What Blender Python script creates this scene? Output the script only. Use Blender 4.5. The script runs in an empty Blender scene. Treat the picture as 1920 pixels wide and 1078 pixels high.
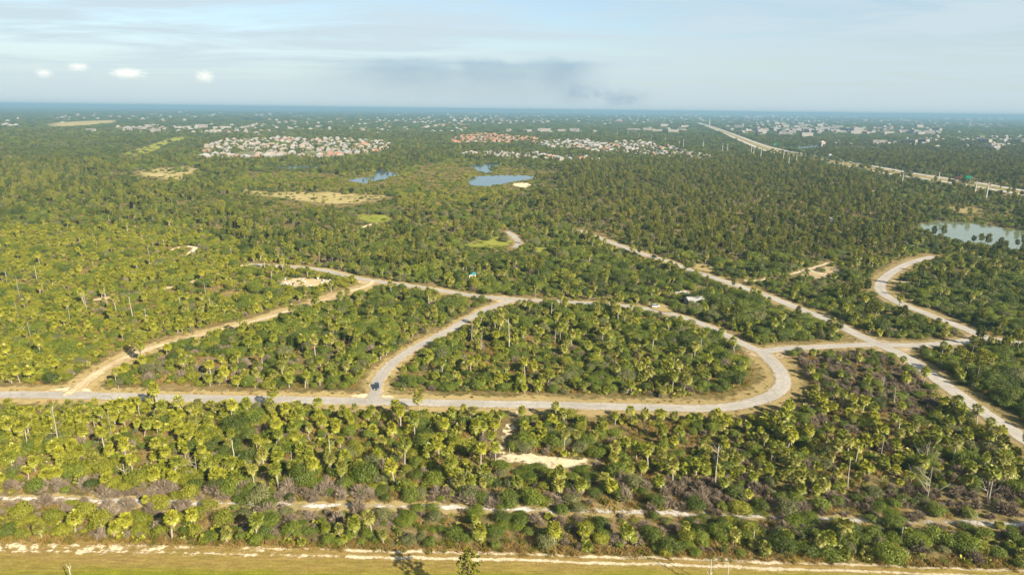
import bpy, bmesh, math, random
import numpy as np
from mathutils import Vector, Matrix

# ------------------------------------------------------------------ camera, sky, sun, exposure
SC = bpy.context.scene
COL = SC.collection
R = math.radians
rng = np.random.default_rng(11)
random.seed(11)

CAM_H = 100.0
FPX = 1280.0                       # focal length in pixels of the 1920 px wide photograph
HORIZ = 206.0                      # row of the true horizon at mid width
ROLL = 0.0115                      # the drone hangs a little to one side
PITCH = math.atan((539 - HORIZ) / FPX)
_f = np.array([0, math.cos(PITCH), -math.sin(PITCH)])
_u0 = np.array([0, math.sin(PITCH), math.cos(PITCH)])
_r0 = np.array([1.0, 0, 0])
_r = _r0 * math.cos(ROLL) + _u0 * math.sin(ROLL)
_u = _u0 * math.cos(ROLL) - _r0 * math.sin(ROLL)
cam_d = bpy.data.cameras.new('drone_camera')
cam_d.sensor_width = 36.0
cam_d.lens = 36.0 * FPX / 1920.0
cam_d.clip_start = 1.0
cam_d.clip_end = 400000.0
cam = bpy.data.objects.new('drone_camera', cam_d)
m = Matrix.Identity(4)
for i in range(3):
    m[i][0], m[i][1], m[i][2] = _r[i], _u[i], -_f[i]
m[2][3] = CAM_H
cam.matrix_world = m
COL.objects.link(cam)
SC.camera = cam

SUN_DIR = Vector((1.22, -1.32, 1.0)).normalized()       # towards the sun
sun_el = math.asin(SUN_DIR.z)
sun_rot = math.atan2(SUN_DIR.x, SUN_DIR.y)

world = bpy.data.worlds.new('World')
SC.world = world
world.use_nodes = True
nt = world.node_tree
nt.nodes.clear()
def wn(t, **kw):
    n = nt.nodes.new(t)
    for k, v in kw.items():
        setattr(n, k, v)
    return n
sky = wn('ShaderNodeTexSky', sky_type='NISHITA', sun_disc=False, sun_elevation=sun_el, sun_rotation=sun_rot,
         altitude=0, air_density=1.0, dust_density=1.2, ozone_density=2.0)
tc = wn('ShaderNodeTexCoord')
# thin high cloud: noise over a sheet seen from below, streaked along the wind
sep = wn('ShaderNodeSeparateXYZ'); nt.links.new(tc.outputs['Generated'], sep.inputs[0])
zc = wn('ShaderNodeMath', operation='MAXIMUM'); nt.links.new(sep.outputs['Z'], zc.inputs[0]); zc.inputs[1].default_value = 0.0
zp = wn('ShaderNodeMath', operation='ADD'); nt.links.new(zc.outputs[0], zp.inputs[0]); zp.inputs[1].default_value = 0.045
dx = wn('ShaderNodeMath', operation='DIVIDE'); nt.links.new(sep.outputs['X'], dx.inputs[0]); nt.links.new(zp.outputs[0], dx.inputs[1])
dy = wn('ShaderNodeMath', operation='DIVIDE'); nt.links.new(sep.outputs['Y'], dy.inputs[0]); nt.links.new(zp.outputs[0], dy.inputs[1])
cmb = wn('ShaderNodeCombineXYZ'); nt.links.new(dx.outputs[0], cmb.inputs[0]); nt.links.new(dy.outputs[0], cmb.inputs[1])
mp = wn('ShaderNodeMapping'); nt.links.new(cmb.outputs[0], mp.inputs[0])
mp.inputs['Scale'].default_value = (0.42, 0.80, 1.0); mp.inputs['Rotation'].default_value = (0, 0, R(14)); mp.inputs['Location'].default_value = (5.3, 2.2, 0.0)
cn = wn('ShaderNodeTexNoise'); nt.links.new(mp.outputs[0], cn.inputs['Vector'])
cn.inputs['Scale'].default_value = 1.0; cn.inputs['Detail'].default_value = 10.0; cn.inputs['Roughness'].default_value = 0.6; cn.inputs['Distortion'].default_value = 0.5
cr = wn('ShaderNodeValToRGB'); nt.links.new(cn.outputs['Fac'], cr.inputs[0])
cr.color_ramp.elements[0].position = 0.40; cr.color_ramp.elements[0].color = (0.22, 0.22, 0.22, 1)
cr.color_ramp.elements[1].position = 0.58; cr.color_ramp.elements[1].color = (0.96, 0.96, 0.96, 1)
hzr = wn('ShaderNodeMapRange'); nt.links.new(sep.outputs['Z'], hzr.inputs[0])
hzr.inputs[1].default_value = 0.015; hzr.inputs[2].default_value = 0.10; hzr.inputs[3].default_value = 0.0; hzr.inputs[4].default_value = 1.0
hmx = wn('ShaderNodeMixRGB'); nt.links.new(hzr.outputs[0], hmx.inputs[0]); hmx.inputs[1].default_value = (0.88, 0.88, 0.88, 1); nt.links.new(cr.outputs[0], hmx.inputs[2])
mixc = wn('ShaderNodeMixRGB'); nt.links.new(hmx.outputs[0], mixc.inputs[0]); nt.links.new(sky.outputs[0], mixc.inputs[1])
mixc.inputs[2].default_value = (3.75, 4.55, 4.95, 1)         # sunlit veil of ice cloud, in the sky's own units
bg = wn('ShaderNodeBackground'); nt.links.new(mixc.outputs[0], bg.inputs[0]); bg.inputs[1].default_value = 0.0525
wo = wn('ShaderNodeOutputWorld'); nt.links.new(bg.outputs[0], wo.inputs[0])

sl = bpy.data.lights.new('sun', 'SUN'); sl.energy = 5.0; sl.angle = R(0.6); sl.color = (1.0, 0.91, 0.74)
so = bpy.data.objects.new('sun', sl); COL.objects.link(so)
so.rotation_euler = (-SUN_DIR).to_track_quat('-Z', 'Y').to_euler(); so.location = (150, -150, 300)

SC.view_settings.view_transform = 'Standard'
SC.view_settings.look = 'None'
SC.view_settings.exposure = 1.68
SC.view_settings.gamma = 1.0
SC.view_settings.use_curve_mapping = False
SC.render.engine = 'CYCLES'
cy = SC.cycles
cy.max_bounces = 8; cy.diffuse_bounces = 2; cy.glossy_bounces = 2; cy.transmission_bounces = 3; cy.volume_bounces = 6
cy.use_denoising = True
cy.use_adaptive_sampling = False

# ------------------------------------------------------------------ picture <-> ground
def ray(px, py):
    d = _f + _r * ((px - 960.0) / FPX) + _u * ((539.0 - py) / FPX)
    return d
def G(px, py, z=0.0):
    d = ray(px, py)
    t = (z - CAM_H) / min(d[2], -0.002)
    return np.array([d[0] * t, d[1] * t])
def project(x, y, z=0.0):
    p = np.stack([np.asarray(x, float), np.asarray(y, float), np.asarray(z, float) - CAM_H + 0 * np.asarray(x, float)])
    w = np.tensordot(_f, p, 1)
    w = np.where(w < 1, 1, w)
    return 960 + FPX * np.tensordot(_r, p, 1) / w, 539 - FPX * np.tensordot(_u, p, 1) / w
def GL(pts):
    return np.array([G(a, b) for a, b in pts])
def mpp(x, y):
    """metres per photo pixel across, at a ground point"""
    return (y * math.cos(PITCH) + CAM_H * math.sin(PITCH)) / FPX
def smooth(P, step, closed=False):
    P = np.asarray(P, float)
    n = len(P); out = []
    rngi = range(n if closed else n - 1)
    for i in rngi:
        if closed:
            a, b, c, d = P[(i - 1) % n], P[i], P[(i + 1) % n], P[(i + 2) % n]
        else:
            a, b, c, d = P[max(i - 1, 0)], P[i], P[i + 1], P[min(i + 2, n - 1)]
        k = max(1, int(np.linalg.norm(c - b) / step))
        for j in range(k):
            t = j / k
            out.append(0.5 * ((2 * b) + (-a + c) * t + (2 * a - 5 * b + 4 * c - d) * t * t + (-a + 3 * b - 3 * c + d) * t ** 3))
    if not closed:
        out.append(P[-1])
    return np.array(out)
def inpoly(x, y, poly):
    poly = np.asarray(poly, float)
    r = np.zeros(len(x), bool)
    j = len(poly) - 1
    for i in range(len(poly)):
        xi, yi = poly[i]; xj, yj = poly[j]
        if yi != yj:
            c = ((yi > y) != (yj > y)) & (x < (xj - xi) * (y - yi) / (yj - yi) + xi)
            r ^= c
        j = i
    return r
def distline(x, y, P):
    d = np.full(len(x), 1e9)
    for a, b in zip(P[:-1], P[1:]):
        ab = b - a; L = max(float(ab @ ab), 1e-6)
        t = np.clip(((x - a[0]) * ab[0] + (y - a[1]) * ab[1]) / L, 0, 1)
        d = np.minimum(d, np.hypot(x - a[0] - t * ab[0], y - a[1] - t * ab[1]))
    return d
def vnoise(x, y, s, seed=0):
    """smooth value noise 0..1"""
    x = np.asarray(x) / s; y = np.asarray(y) / s
    xi = np.floor(x).astype(int); yi = np.floor(y).astype(int)
    fx = x - xi; fy = y - yi
    fx = fx * fx * (3 - 2 * fx); fy = fy * fy * (3 - 2 * fy)
    def h(a, b):
        v = np.sin(a * 127.1 + b * 311.7 + seed * 74.7) * 43758.5453
        return v - np.floor(v)
    return (h(xi, yi) * (1 - fx) + h(xi + 1, yi) * fx) * (1 - fy) + (h(xi, yi + 1) * (1 - fx) + h(xi + 1, yi + 1) * fx) * fy

# ------------------------------------------------------------------ materials
ALB = 0.74
def dim(c):
    return tuple(v * ALB for v in c)
def mat(name):
    M = bpy.data.materials.new(name); M.use_nodes = True
    t = M.node_tree; t.nodes.clear()
    o = t.nodes.new('ShaderNodeOutputMaterial')
    return M, t, o
def node(t, typ, ins=None, **kw):
    n = t.nodes.new(typ)
    for k, v in kw.items():
        setattr(n, k, v)
    for k, v in (ins or {}).items():
        if isinstance(v, bpy.types.NodeSocket):
            t.links.new(v, n.inputs[k])
        else:
            n.inputs[k].default_value = v
    return n
def c4(c):
    return (c[0], c[1], c[2], 1.0)
def ramp(t, fac, stops):
    n = t.nodes.new('ShaderNodeValToRGB')
    t.links.new(fac, n.inputs[0])
    e = n.color_ramp.elements
    while len(e) < len(stops):
        e.new(0.5)
    for k, (p, c) in enumerate(stops):
        e[k].position = p; e[k].color = c4(c)
    return n.outputs[0]
def noise(t, vec, scale, detail=4, rough=0.55, dist=0.0):
    n = node(t, 'ShaderNodeTexNoise', {'Vector': vec, 'Scale': scale, 'Detail': detail, 'Roughness': rough, 'Distortion': dist})
    return n.outputs['Fac']
def mixc_(t, fac, a, b, mode='MIX'):
    n = t.nodes.new('ShaderNodeMixRGB'); n.blend_type = mode
    for k, v in zip((0, 1, 2), (fac, a, b)):
        if isinstance(v, bpy.types.NodeSocket): t.links.new(v, n.inputs[k])
        elif k == 0: n.inputs[k].default_value = v
        else: n.inputs[k].default_value = c4(v)
    return n.outputs[0]
def leaf_mat(name, dark, light, trans=0.3, gloss=0.06, vary=0.62):
    """foliage: colour differs from plant to plant and from leaf to leaf"""
    dark, light = dim(dark), dim(light)
    M, t, o = mat(name)
    oi = node(t, 'ShaderNodeObjectInfo')
    g = node(t, 'ShaderNodeNewGeometry')
    f1 = node(t, 'ShaderNodeMath', {0: oi.outputs['Random'], 1: vary}, operation='MULTIPLY').outputs[0]
    f2 = node(t, 'ShaderNodeMath', {0: g.outputs['Random Per Island'], 1: 1 - vary}, operation='MULTIPLY').outputs[0]
    f = node(t, 'ShaderNodeMath', {0: f1, 1: f2}, operation='ADD').outputs[0]
    col = mixc_(t, f, dark, light)
    d = node(t, 'ShaderNodeBsdfDiffuse', {'Color': col})
    tr = node(t, 'ShaderNodeBsdfTranslucent', {'Color': col})
    mx = node(t, 'ShaderNodeMixShader', {0: trans, 1: d.outputs[0], 2: tr.outputs[0]})
    gl = node(t, 'ShaderNodeBsdfGlossy', {'Color': (1, 1, 1, 1), 'Roughness': 0.45})
    m2 = node(t, 'ShaderNodeMixShader', {0: gloss, 1: mx.outputs[0], 2: gl.outputs[0]})
    t.links.new(m2.outputs[0], o.inputs[0])
    return M
def plain(name, col, rough=0.8, var=0.12, scale=3.0, metal=0.0, spec=0.3, obj_vary=0.0):
    col = dim(col)
    M, t, o = mat(name)
    tcn = node(t, 'ShaderNodeTexCoord')
    f = noise(t, tcn.outputs['Object'], scale, 4)
    a = tuple(max(0, c * (1 - var)) for c in col); b = tuple(min(1, c * (1 + var)) for c in col)
    cc = mixc_(t, f, a, b)
    if obj_vary:
        oi = node(t, 'ShaderNodeObjectInfo')
        cc = mixc_(t, oi.outputs['Random'], cc, tuple(c * (1 - obj_vary) for c in col))
    p = node(t, 'ShaderNodeBsdfPrincipled', {'Base Color': cc, 'Roughness': rough, 'Metallic': metal, 'Specular IOR Level': spec})
    t.links.new(p.outputs[0], o.inputs[0])
    return M
def frayed(t, shader, soft, amp=0.30, scale=0.8, gaps=0.0):
    """a strip of ground whose edges thin out into what lies below (UV x runs across the strip)"""
    g = node(t, 'ShaderNodeNewGeometry')
    n = noise(t, g.outputs['Position'], scale, 6, 0.7)
    uvx = node(t, 'ShaderNodeSeparateXYZ', {0: node(t, 'ShaderNodeUVMap').outputs[0]}).outputs['X']
    e = node(t, 'ShaderNodeMath', {0: uvx, 1: 0.5}, operation='SUBTRACT').outputs[0]
    e = node(t, 'ShaderNodeMath', {0: e}, operation='ABSOLUTE').outputs[0]
    k = node(t, 'ShaderNodeMath', {0: n, 1: 0.5 + gaps}, operation='SUBTRACT').outputs[0]
    k = node(t, 'ShaderNodeMath', {0: k, 1: amp * 4}, operation='MULTIPLY').outputs[0]
    d = node(t, 'ShaderNodeMath', {0: 0.5 - soft, 1: e}, operation='SUBTRACT').outputs[0]
    d = node(t, 'ShaderNodeMath', {0: d, 1: k}, operation='ADD').outputs[0]
    a = node(t, 'ShaderNodeMapRange', {0: d, 1: -soft * 0.6, 2: soft * 0.6}).outputs[0]
    tr = node(t, 'ShaderNodeBsdfTransparent')
    return node(t, 'ShaderNodeMixShader', {0: a, 1: tr.outputs[0], 2: shader}).outputs[0]
def ground_mat(name, stops, s1, s2, s3, bump=0.3, streak=None, fray=None):
    M, t, o = mat(name)
    g = node(t, 'ShaderNodeNewGeometry')
    v = g.outputs['Position']
    if streak:
        v2 = node(t, 'ShaderNodeMapping', {'Vector': v, 'Scale': streak}).outputs[0]
    else:
        v2 = v
    n1 = noise(t, v2, s1, 5, 0.6, 0.3); n2 = noise(t, v, s2, 4, 0.65); n3 = noise(t, v, s3, 3, 0.7)
    a = node(t, 'ShaderNodeMath', {0: n1, 1: n2}, operation='ADD').outputs[0]
    b = node(t, 'ShaderNodeMath', {0: a, 1: n3}, operation='ADD').outputs[0]
    c = node(t, 'ShaderNodeMath', {0: b, 1: 3.0}, operation='DIVIDE').outputs[0]
    col = ramp(t, c, [(p_, dim(q_)) for p_, q_ in stops])
    bp = node(t, 'ShaderNodeBump', {'Height': n3, 'Strength': bump, 'Distance': 0.25})
    d = node(t, 'ShaderNodeBsdfDiffuse', {'Color': col, 'Normal': bp.outputs[0], 'Roughness': 0.5}).outputs[0]
    if fray: d = frayed(t, d, *fray)
    t.links.new(d, o.inputs[0])
    return M

M_GROUND, t, o = mat('scrub_floor')
g = node(t, 'ShaderNodeNewGeometry'); v = g.outputs['Position']
n1 = noise(t, v, 0.035, 5); n2 = noise(t, v, 0.35, 4, 0.6); n3 = noise(t, v, 3.0, 3)
a = node(t, 'ShaderNodeMath', {0: n1, 1: n2}, operation='ADD').outputs[0]
a = node(t, 'ShaderNodeMath', {0: a, 1: n3}, operation='ADD').outputs[0]
a = node(t, 'ShaderNodeMath', {0: a, 1: 3.0}, operation='DIVIDE').outputs[0]
near_c = ramp(t, a, [(0.36, (0.048, 0.046, 0.016)), (0.48, (0.11, 0.085, 0.034)), (0.6, (0.21, 0.15, 0.068))])
# beyond the scrub the land is woods, pasture and suburb: patches too far to tell apart
w1 = noise(t, node(t, 'ShaderNodeMapping', {'Vector': v, 'Scale': (1, 0.6, 1)}).outputs[0], 0.0011, 8, 0.62, 0.8)
far_c = ramp(t, w1, [(0.36, (0.018, 0.030, 0.012)), (0.5, (0.030, 0.044, 0.016)), (0.58, (0.052, 0.062, 0.024)), (0.68, (0.13, 0.115, 0.06))])
spk = node(t, 'ShaderNodeTexVoronoi', {'Vector': v, 'Scale': 0.006, 'Randomness': 1.0})
yy = node(t, 'ShaderNodeSeparateXYZ', {0: v}).outputs['Y']
mr = node(t, 'ShaderNodeMapRange', {0: yy, 1: 1500.0, 2: 2600.0})
gc = mixc_(t, mr.outputs[0], near_c, far_c)
d = node(t, 'ShaderNodeBsdfDiffuse', {'Color': gc})
t.links.new(d.outputs[0], o.inputs[0])

M_VERGE = ground_mat('mown_verge', [(0.38, (0.15, 0.125, 0.045)), (0.47, (0.235, 0.18, 0.075)), (0.55, (0.30, 0.225, 0.11)), (0.63, (0.19, 0.175, 0.042))], 0.06, 0.5, 4.0, fray=(0.10, 0.15, 0.35))
M_VERGEGRASS = ground_mat('dry_mown_grass', [(0.38, (0.15, 0.125, 0.045)), (0.47, (0.235, 0.18, 0.075)), (0.55, (0.30, 0.225, 0.11)), (0.63, (0.19, 0.175, 0.042))], 0.06, 0.5, 4.0, fray=(0.2, 0.32, 0.35))
M_FIELD, t, o = mat('mown_field')
g = node(t, 'ShaderNodeNewGeometry'); v = g.outputs['Position']
vs = node(t, 'ShaderNodeMapping', {'Vector': v, 'Scale': (0.25, 1.6, 1)}).outputs[0]
n1 = noise(t, vs, 0.12, 6, 0.65, 0.4); n3 = noise(t, v, 2.5, 4, 0.7); n4 = noise(t, vs, 0.9, 4, 0.7)
yy = node(t, 'ShaderNodeSeparateXYZ', {0: v}).outputs['Y']
gr = node(t, 'ShaderNodeMapRange', {0: yy, 1: 137.0, 2: 119.0}).outputs[0]
w = node(t, 'ShaderNodeMath', {0: gr, 1: n1}, operation='ADD').outputs[0]
lush = ramp(t, w, [(0.55, (0.215, 0.148, 0.048)), (0.80, (0.20, 0.155, 0.036)), (1.02, (0.145, 0.148, 0.012))])
lite = ramp(t, node(t, 'ShaderNodeMath', {0: n3, 1: n4}, operation='MULTIPLY').outputs[0], [(0.15, (0.62, 0.62, 0.62)), (0.4, (1.25, 1.25, 1.25))])
fc = mixc_(t, 1.0, lush, lite, 'MULTIPLY')
bp = node(t, 'ShaderNodeBump', {'Height': n3, 'Strength': 0.5, 'Distance': 0.2})
d = node(t, 'ShaderNodeBsdfDiffuse', {'Color': fc, 'Normal': bp.outputs[0]})
t.links.new(d.outputs[0], o.inputs[0])

M_SAND = ground_mat('pale_sand', [(0.36, (0.34, 0.26, 0.15)), (0.5, (0.47, 0.385, 0.25)), (0.62, (0.57, 0.48, 0.345))], 0.12, 0.9, 5.0, fray=(0.16, 0.32, 0.35))
M_SANDLOT = ground_mat('overgrown_sand', [(0.36, (0.33, 0.25, 0.14)), (0.5, (0.47, 0.385, 0.25)), (0.62, (0.58, 0.49, 0.355))], 0.12, 0.9, 5.0, fray=(0.2, 0.7, 0.22, 0.03))
M_SANDRUT = ground_mat('rut_sand', [(0.36, (0.33, 0.25, 0.14)), (0.5, (0.47, 0.385, 0.25)), (0.62, (0.57, 0.48, 0.345))], 0.12, 0.9, 5.0, fray=(0.22, 0.26, 0.9))
M_SANDPATCH = ground_mat('patchy_sand', [(0.36, (0.33, 0.25, 0.14)), (0.5, (0.47, 0.385, 0.25)), (0.62, (0.60, 0.50, 0.36))], 0.12, 0.9, 5.0, fray=(0.25, 0.9, 0.35, 0.06))
M_DIRT = ground_mat('dirt_track', [(0.36, (0.22, 0.155, 0.08)), (0.5, (0.33, 0.25, 0.145)), (0.62, (0.45, 0.37, 0.25))], 0.08, 0.6, 4.0, fray=(0.16, 0.32, 0.35))
M_DIRTSTRIP = ground_mat('dirt_strip', [(0.36, (0.22, 0.155, 0.08)), (0.5, (0.33, 0.25, 0.145)), (0.62, (0.45, 0.37, 0.25))], 0.08, 0.6, 4.0, fray=(0.12, 0.16, 0.7))
M_GRAVEL = ground_mat('grey_gravel', [(0.36, (0.24, 0.20, 0.16)), (0.5, (0.40, 0.36, 0.31)), (0.62, (0.56, 0.52, 0.47))], 0.1, 0.8, 5.0, fray=(0.2, 0.5, 0.2, 0.045))
M_PASTURE = ground_mat('dry_pasture', [(0.38, (0.15, 0.145, 0.042)), (0.48, (0.245, 0.20, 0.085)), (0.6, (0.33, 0.26, 0.13))], 0.02, 0.15, 1.0, fray=(0.24, 0.55, 0.06))
M_LAWN = ground_mat('lawn', [(0.38, (0.10, 0.13, 0.022)), (0.5, (0.17, 0.175, 0.03)), (0.62, (0.24, 0.21, 0.06))], 0.02, 0.15, 1.0, fray=(0.24, 0.55, 0.06))
M_TOWN = ground_mat('town_lots', [(0.40, (0.06, 0.08, 0.025)), (0.50, (0.13, 0.13, 0.06)), (0.56, (0.22, 0.20, 0.16)), (0.64, (0.33, 0.31, 0.28))], 0.012, 0.05, 0.3, 0.0, fray=(0.24, 0.55, 0.06))

def road_mat(name, base, worn):
    """old bleached asphalt: paler wheel paths, patches, sand blown over the edges"""
    base, worn = dim(base), dim(worn)
    M, t, o = mat(name)
    g = node(t, 'ShaderNodeNewGeometry'); v = g.outputs['Position']
    uv = node(t, 'ShaderNodeUVMap')
    s = node(t, 'ShaderNodeSeparateXYZ', {0: uv.outputs[0]})
    across = s.outputs['X']
    n1 = noise(t, v, 0.07, 5, 0.6); n2 = noise(t, v, 0.6, 4, 0.65); n3 = noise(t, v, 6.0, 2)
    col = mixc_(t, ramp(t, n1, [(0.35, (0, 0, 0)), (0.65, (1, 1, 1))]), base, worn)
    col = mixc_(t, ramp(t, n2, [(0.35, (0.35, 0.35, 0.35)), (0.6, (0, 0, 0))]), col, tuple(c * 0.72 for c in base))
    wv = node(t, 'ShaderNodeMath', {0: across, 1: 12.566}, operation='MULTIPLY').outputs[0]
    wv = node(t, 'ShaderNodeMath', {0: wv}, operation='COSINE').outputs[0]
    col = mixc_(t, ramp(t, wv, [(0.3, (0, 0, 0)), (1.0, (0.16, 0.16, 0.16))]), col, tuple(c * 0.62 for c in base))
    e = node(t, 'ShaderNodeMath', {0: across, 1: 0.5}, operation='SUBTRACT').outputs[0]
    e = node(t, 'ShaderNodeMath', {0: e}, operation='ABSOLUTE').outputs[0]
    e = node(t, 'ShaderNodeMath', {0: e, 1: node(t, 'ShaderNodeMath', {0: n2, 1: 0.22}, operation='MULTIPLY').outputs[0]}, operation='ADD').outputs[0]
    col = mixc_(t, ramp(t, e, [(0.50, (0, 0, 0)), (0.58, (0.8, 0.8, 0.8))]), col, dim((0.50, 0.42, 0.29)))
    bp = node(t, 'ShaderNodeBump', {'Height': n3, 'Strength': 0.15, 'Distance': 0.05})
    pt = node(t, 'ShaderNodeTexVoronoi', {'Vector': v, 'Scale': 0.11, 'Randomness': 1.0})
    col = mixc_(t, ramp(t, pt.outputs['Color'], [(0.0, (0.22, 0.22, 0.22)), (0.35, (0, 0, 0))]), col, tuple(c * 0.6 for c in base))
    ck = node(t, 'ShaderNodeTexVoronoi', {'Vector': node(t, 'ShaderNodeVectorMath', {0: v, 1: node(t, 'ShaderNodeTexNoise', {'Vector': v, 'Scale': 0.5}).outputs['Color']}, operation='ADD').outputs[0], 'Scale': 0.22}, feature='DISTANCE_TO_EDGE')
    col = mixc_(t, ramp(t, ck.outputs['Distance'], [(0.0, (0.45, 0.45, 0.45)), (0.035, (0, 0, 0))]), col, tuple(c * 0.5 for c in base))
    p = node(t, 'ShaderNodeBsdfPrincipled', {'Base Color': col, 'Roughness': 0.85, 'Normal': bp.outputs[0], 'Specular IOR Level': 0.25})
    t.links.new(frayed(t, p.outputs[0], 0.05, 0.08, 0.9), o.inputs[0])
    return M
M_ROAD = road_mat('bleached_asphalt', (0.345, 0.308, 0.262), (0.435, 0.39, 0.335))
M_HWY = road_mat('highway_concrete', (0.42, 0.40, 0.37), (0.50, 0.47, 0.43))

def water_mat(name, deep, rough):
    M, t, o = mat(name)
    g = node(t, 'ShaderNodeNewGeometry')
    n = noise(t, g.outputs['Position'], 0.8, 4, 0.6)
    n2 = noise(t, g.outputs['Position'], 0.02, 3)
    bp = node(t, 'ShaderNodeBump', {'Height': n, 'Strength': 0.12, 'Distance': 0.1})
    col = mixc_(t, n2, deep, tuple(c * 1.7 for c in deep))
    p = node(t, 'ShaderNodeBsdfPrincipled', {'Base Color': col, 'Roughness': rough, 'Normal': bp.outputs[0], 'IOR': 1.33})
    t.links.new(p.outputs[0], o.inputs[0])
    return M
M_WATER_G = water_mat('green_pond_water', (0.075, 0.085, 0.045), 0.08)
M_WATER_B = water_mat('blue_pond_water', (0.020, 0.040, 0.050), 0.10)

PALM_LEAF = [leaf_mat('palm_leaf_yellow', (0.150, 0.155, 0.009), (0.355, 0.335, 0.026), 0.14, 0.02, 0.5),
             leaf_mat('palm_leaf_green', (0.103, 0.122, 0.010), (0.270, 0.274, 0.020), 0.14, 0.02, 0.5),
             leaf_mat('palm_leaf_olive', (0.127, 0.131, 0.021), (0.307, 0.279, 0.045), 0.14, 0.02, 0.5)]
BROAD_LEAF = [leaf_mat('oak_leaf_dark', (0.031, 0.050, 0.005), (0.116, 0.145, 0.012), 0.12, 0.02),
              leaf_mat('shrub_leaf_mid', (0.060, 0.091, 0.007), (0.193, 0.226, 0.016), 0.15, 0.02),
              leaf_mat('shrub_leaf_bright', (0.125, 0.145, 0.008), (0.290, 0.270, 0.018), 0.15, 0.02),
              leaf_mat('shrub_leaf_grey', (0.103, 0.112, 0.036), (0.198, 0.194, 0.065), 0.15, 0.02)]
PINE_LEAF = [leaf_mat('pine_needles_olive', (0.087, 0.101, 0.013), (0.263, 0.257, 0.031), 0.12, 0.01, 0.78),
             leaf_mat('pine_needles_green', (0.050, 0.075, 0.012), (0.165, 0.185, 0.026), 0.12, 0.01, 0.78)]
M_TWIG = leaf_mat('bare_twigs', (0.145, 0.106, 0.070), (0.31, 0.245, 0.175), 0.0, 0.0, 0.6)
M_STRAW = leaf_mat('dry_grass', (0.25, 0.155, 0.045), (0.42, 0.29, 0.10), 0.3, 0.0, 0.6)
M_HERB = leaf_mat('green_grass', (0.11, 0.115, 0.015), (0.24, 0.20, 0.035), 0.3, 0.0, 0.6)
M_DEADFROND = leaf_mat('dead_fronds', (0.20, 0.135, 0.07), (0.38, 0.28, 0.16), 0.15, 0.0)
M_PALMTRUNK = plain('palm_trunk_grey', (0.32, 0.28, 0.225), 0.9, 0.3, 4.0)
M_PINEBARK = plain('pine_bark', (0.22, 0.165, 0.125), 0.95, 0.3, 3.0)
M_OAKBARK = plain('oak_bark', (0.15, 0.12, 0.095), 0.95, 0.3, 3.0)
M_SNAG = plain('bleached_dead_wood', (0.46, 0.40, 0.32), 0.9, 0.4, 1.2, obj_vary=0.45)

# ------------------------------------------------------------------ mesh helpers
class MB:
    """collects faces; build() links them as ONE mesh object"""
    def __init__(s): s.v = []; s.f = []; s.m = []
    def add(s, verts, faces, mi=0):
        k = len(s.v); s.v.extend([tuple(map(float, p)) for p in verts]); s.f.extend([tuple(i + k for i in f) for f in faces]); s.m.extend([mi] * len(faces))
    def tube(s, pts, rad, n=6, mi=0, cap=True):
        pts = [np.asarray(p, float) for p in pts]
        rings = []
        k = len(s.v)
        for i, p in enumerate(pts):
            d = pts[min(i + 1, len(pts) - 1)] - pts[max(i - 1, 0)]
            d = d / (np.linalg.norm(d) + 1e-9)
            a = np.cross(d, [0.31, 0.9, 0.13]); a /= np.linalg.norm(a) + 1e-9
            b = np.cross(d, a)
            r_ = rad[i] if hasattr(rad, '__len__') else rad
            for j in range(n):
                w = 2 * math.pi * j / n
                s.v.append(tuple(p + (a * math.cos(w) + b * math.sin(w)) * r_))
        for i in range(len(pts) - 1):
            for j in range(n):
                s.f.append((k + i * n + j, k + i * n + (j + 1) % n, k + (i + 1) * n + (j + 1) % n, k + (i + 1) * n + j)); s.m.append(mi)
        if cap:
            s.f.append(tuple(k + (len(pts) - 1) * n + j for j in range(n))); s.m.append(mi)
            s.f.append(tuple(k + n - 1 - j for j in range(n))); s.m.append(mi)
    def box(s, c, d, rz=0.0, mi=0):
        x, y, z = d[0] / 2, d[1] / 2, d[2] / 2
        P = []
        for sx, sy, sz in ((-1, -1, -1), (1, -1, -1), (1, 1, -1), (-1, 1, -1), (-1, -1, 1), (1, -1, 1), (1, 1, 1), (-1, 1, 1)):
            a, b = sx * x, sy * y
            P.append((c[0] + a * math.cos(rz) - b * math.sin(rz), c[1] + a * math.sin(rz) + b * math.cos(rz), c[2] + sz * z))
        s.add(P, [(0, 3, 2, 1), (4, 5, 6, 7), (0, 1, 5, 4), (1, 2, 6, 5), (2, 3, 7, 6), (3, 0, 4, 7)], mi)
    def mesh(s, name, mats, smooth_=False):
        me = bpy.data.meshes.new(name)
        me.from_pydata(s.v, [], s.f)
        for q in (mats if isinstance(mats, (list, tuple)) else [mats]):
            me.materials.append(q)
        if max(s.m, default=0) > 0:
            me.polygons.foreach_set('material_index', s.m)
        if smooth_:
            me.polygons.foreach_set('use_smooth', [True] * len(me.polygons))
        me.update()
        return me
    def join(s, o, mi):
        k = len(s.v); s.v.extend(o.v); s.f.extend([tuple(i + k for i in f) for f in o.f]); s.m.extend([mi] * len(o.f))
def link(name, me, parent=None, loc=(0, 0, 0), rz=0.0, sc=1.0):
    ob = bpy.data.objects.new(name, me)
    COL.objects.link(ob)
    if parent is not None:
        ob.parent = parent
    ob.location = loc
    ob.rotation_euler = (0, 0, rz)
    ob.scale = (sc, sc, sc) if not hasattr(sc, '__len__') else sc
    return ob
def tag(ob, label=None, cat=None, group=None, kind=None):
    if label: ob['label'] = label
    if cat: ob['category'] = cat
    if group: ob['group'] = group
    if kind: ob['kind'] = kind
    return ob
def empty(name, loc, rz=0.0, sc=1.0):
    ob = link(name, None, None, loc, rz, sc)
    ob.empty_display_size = 0.5
    return ob

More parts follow.
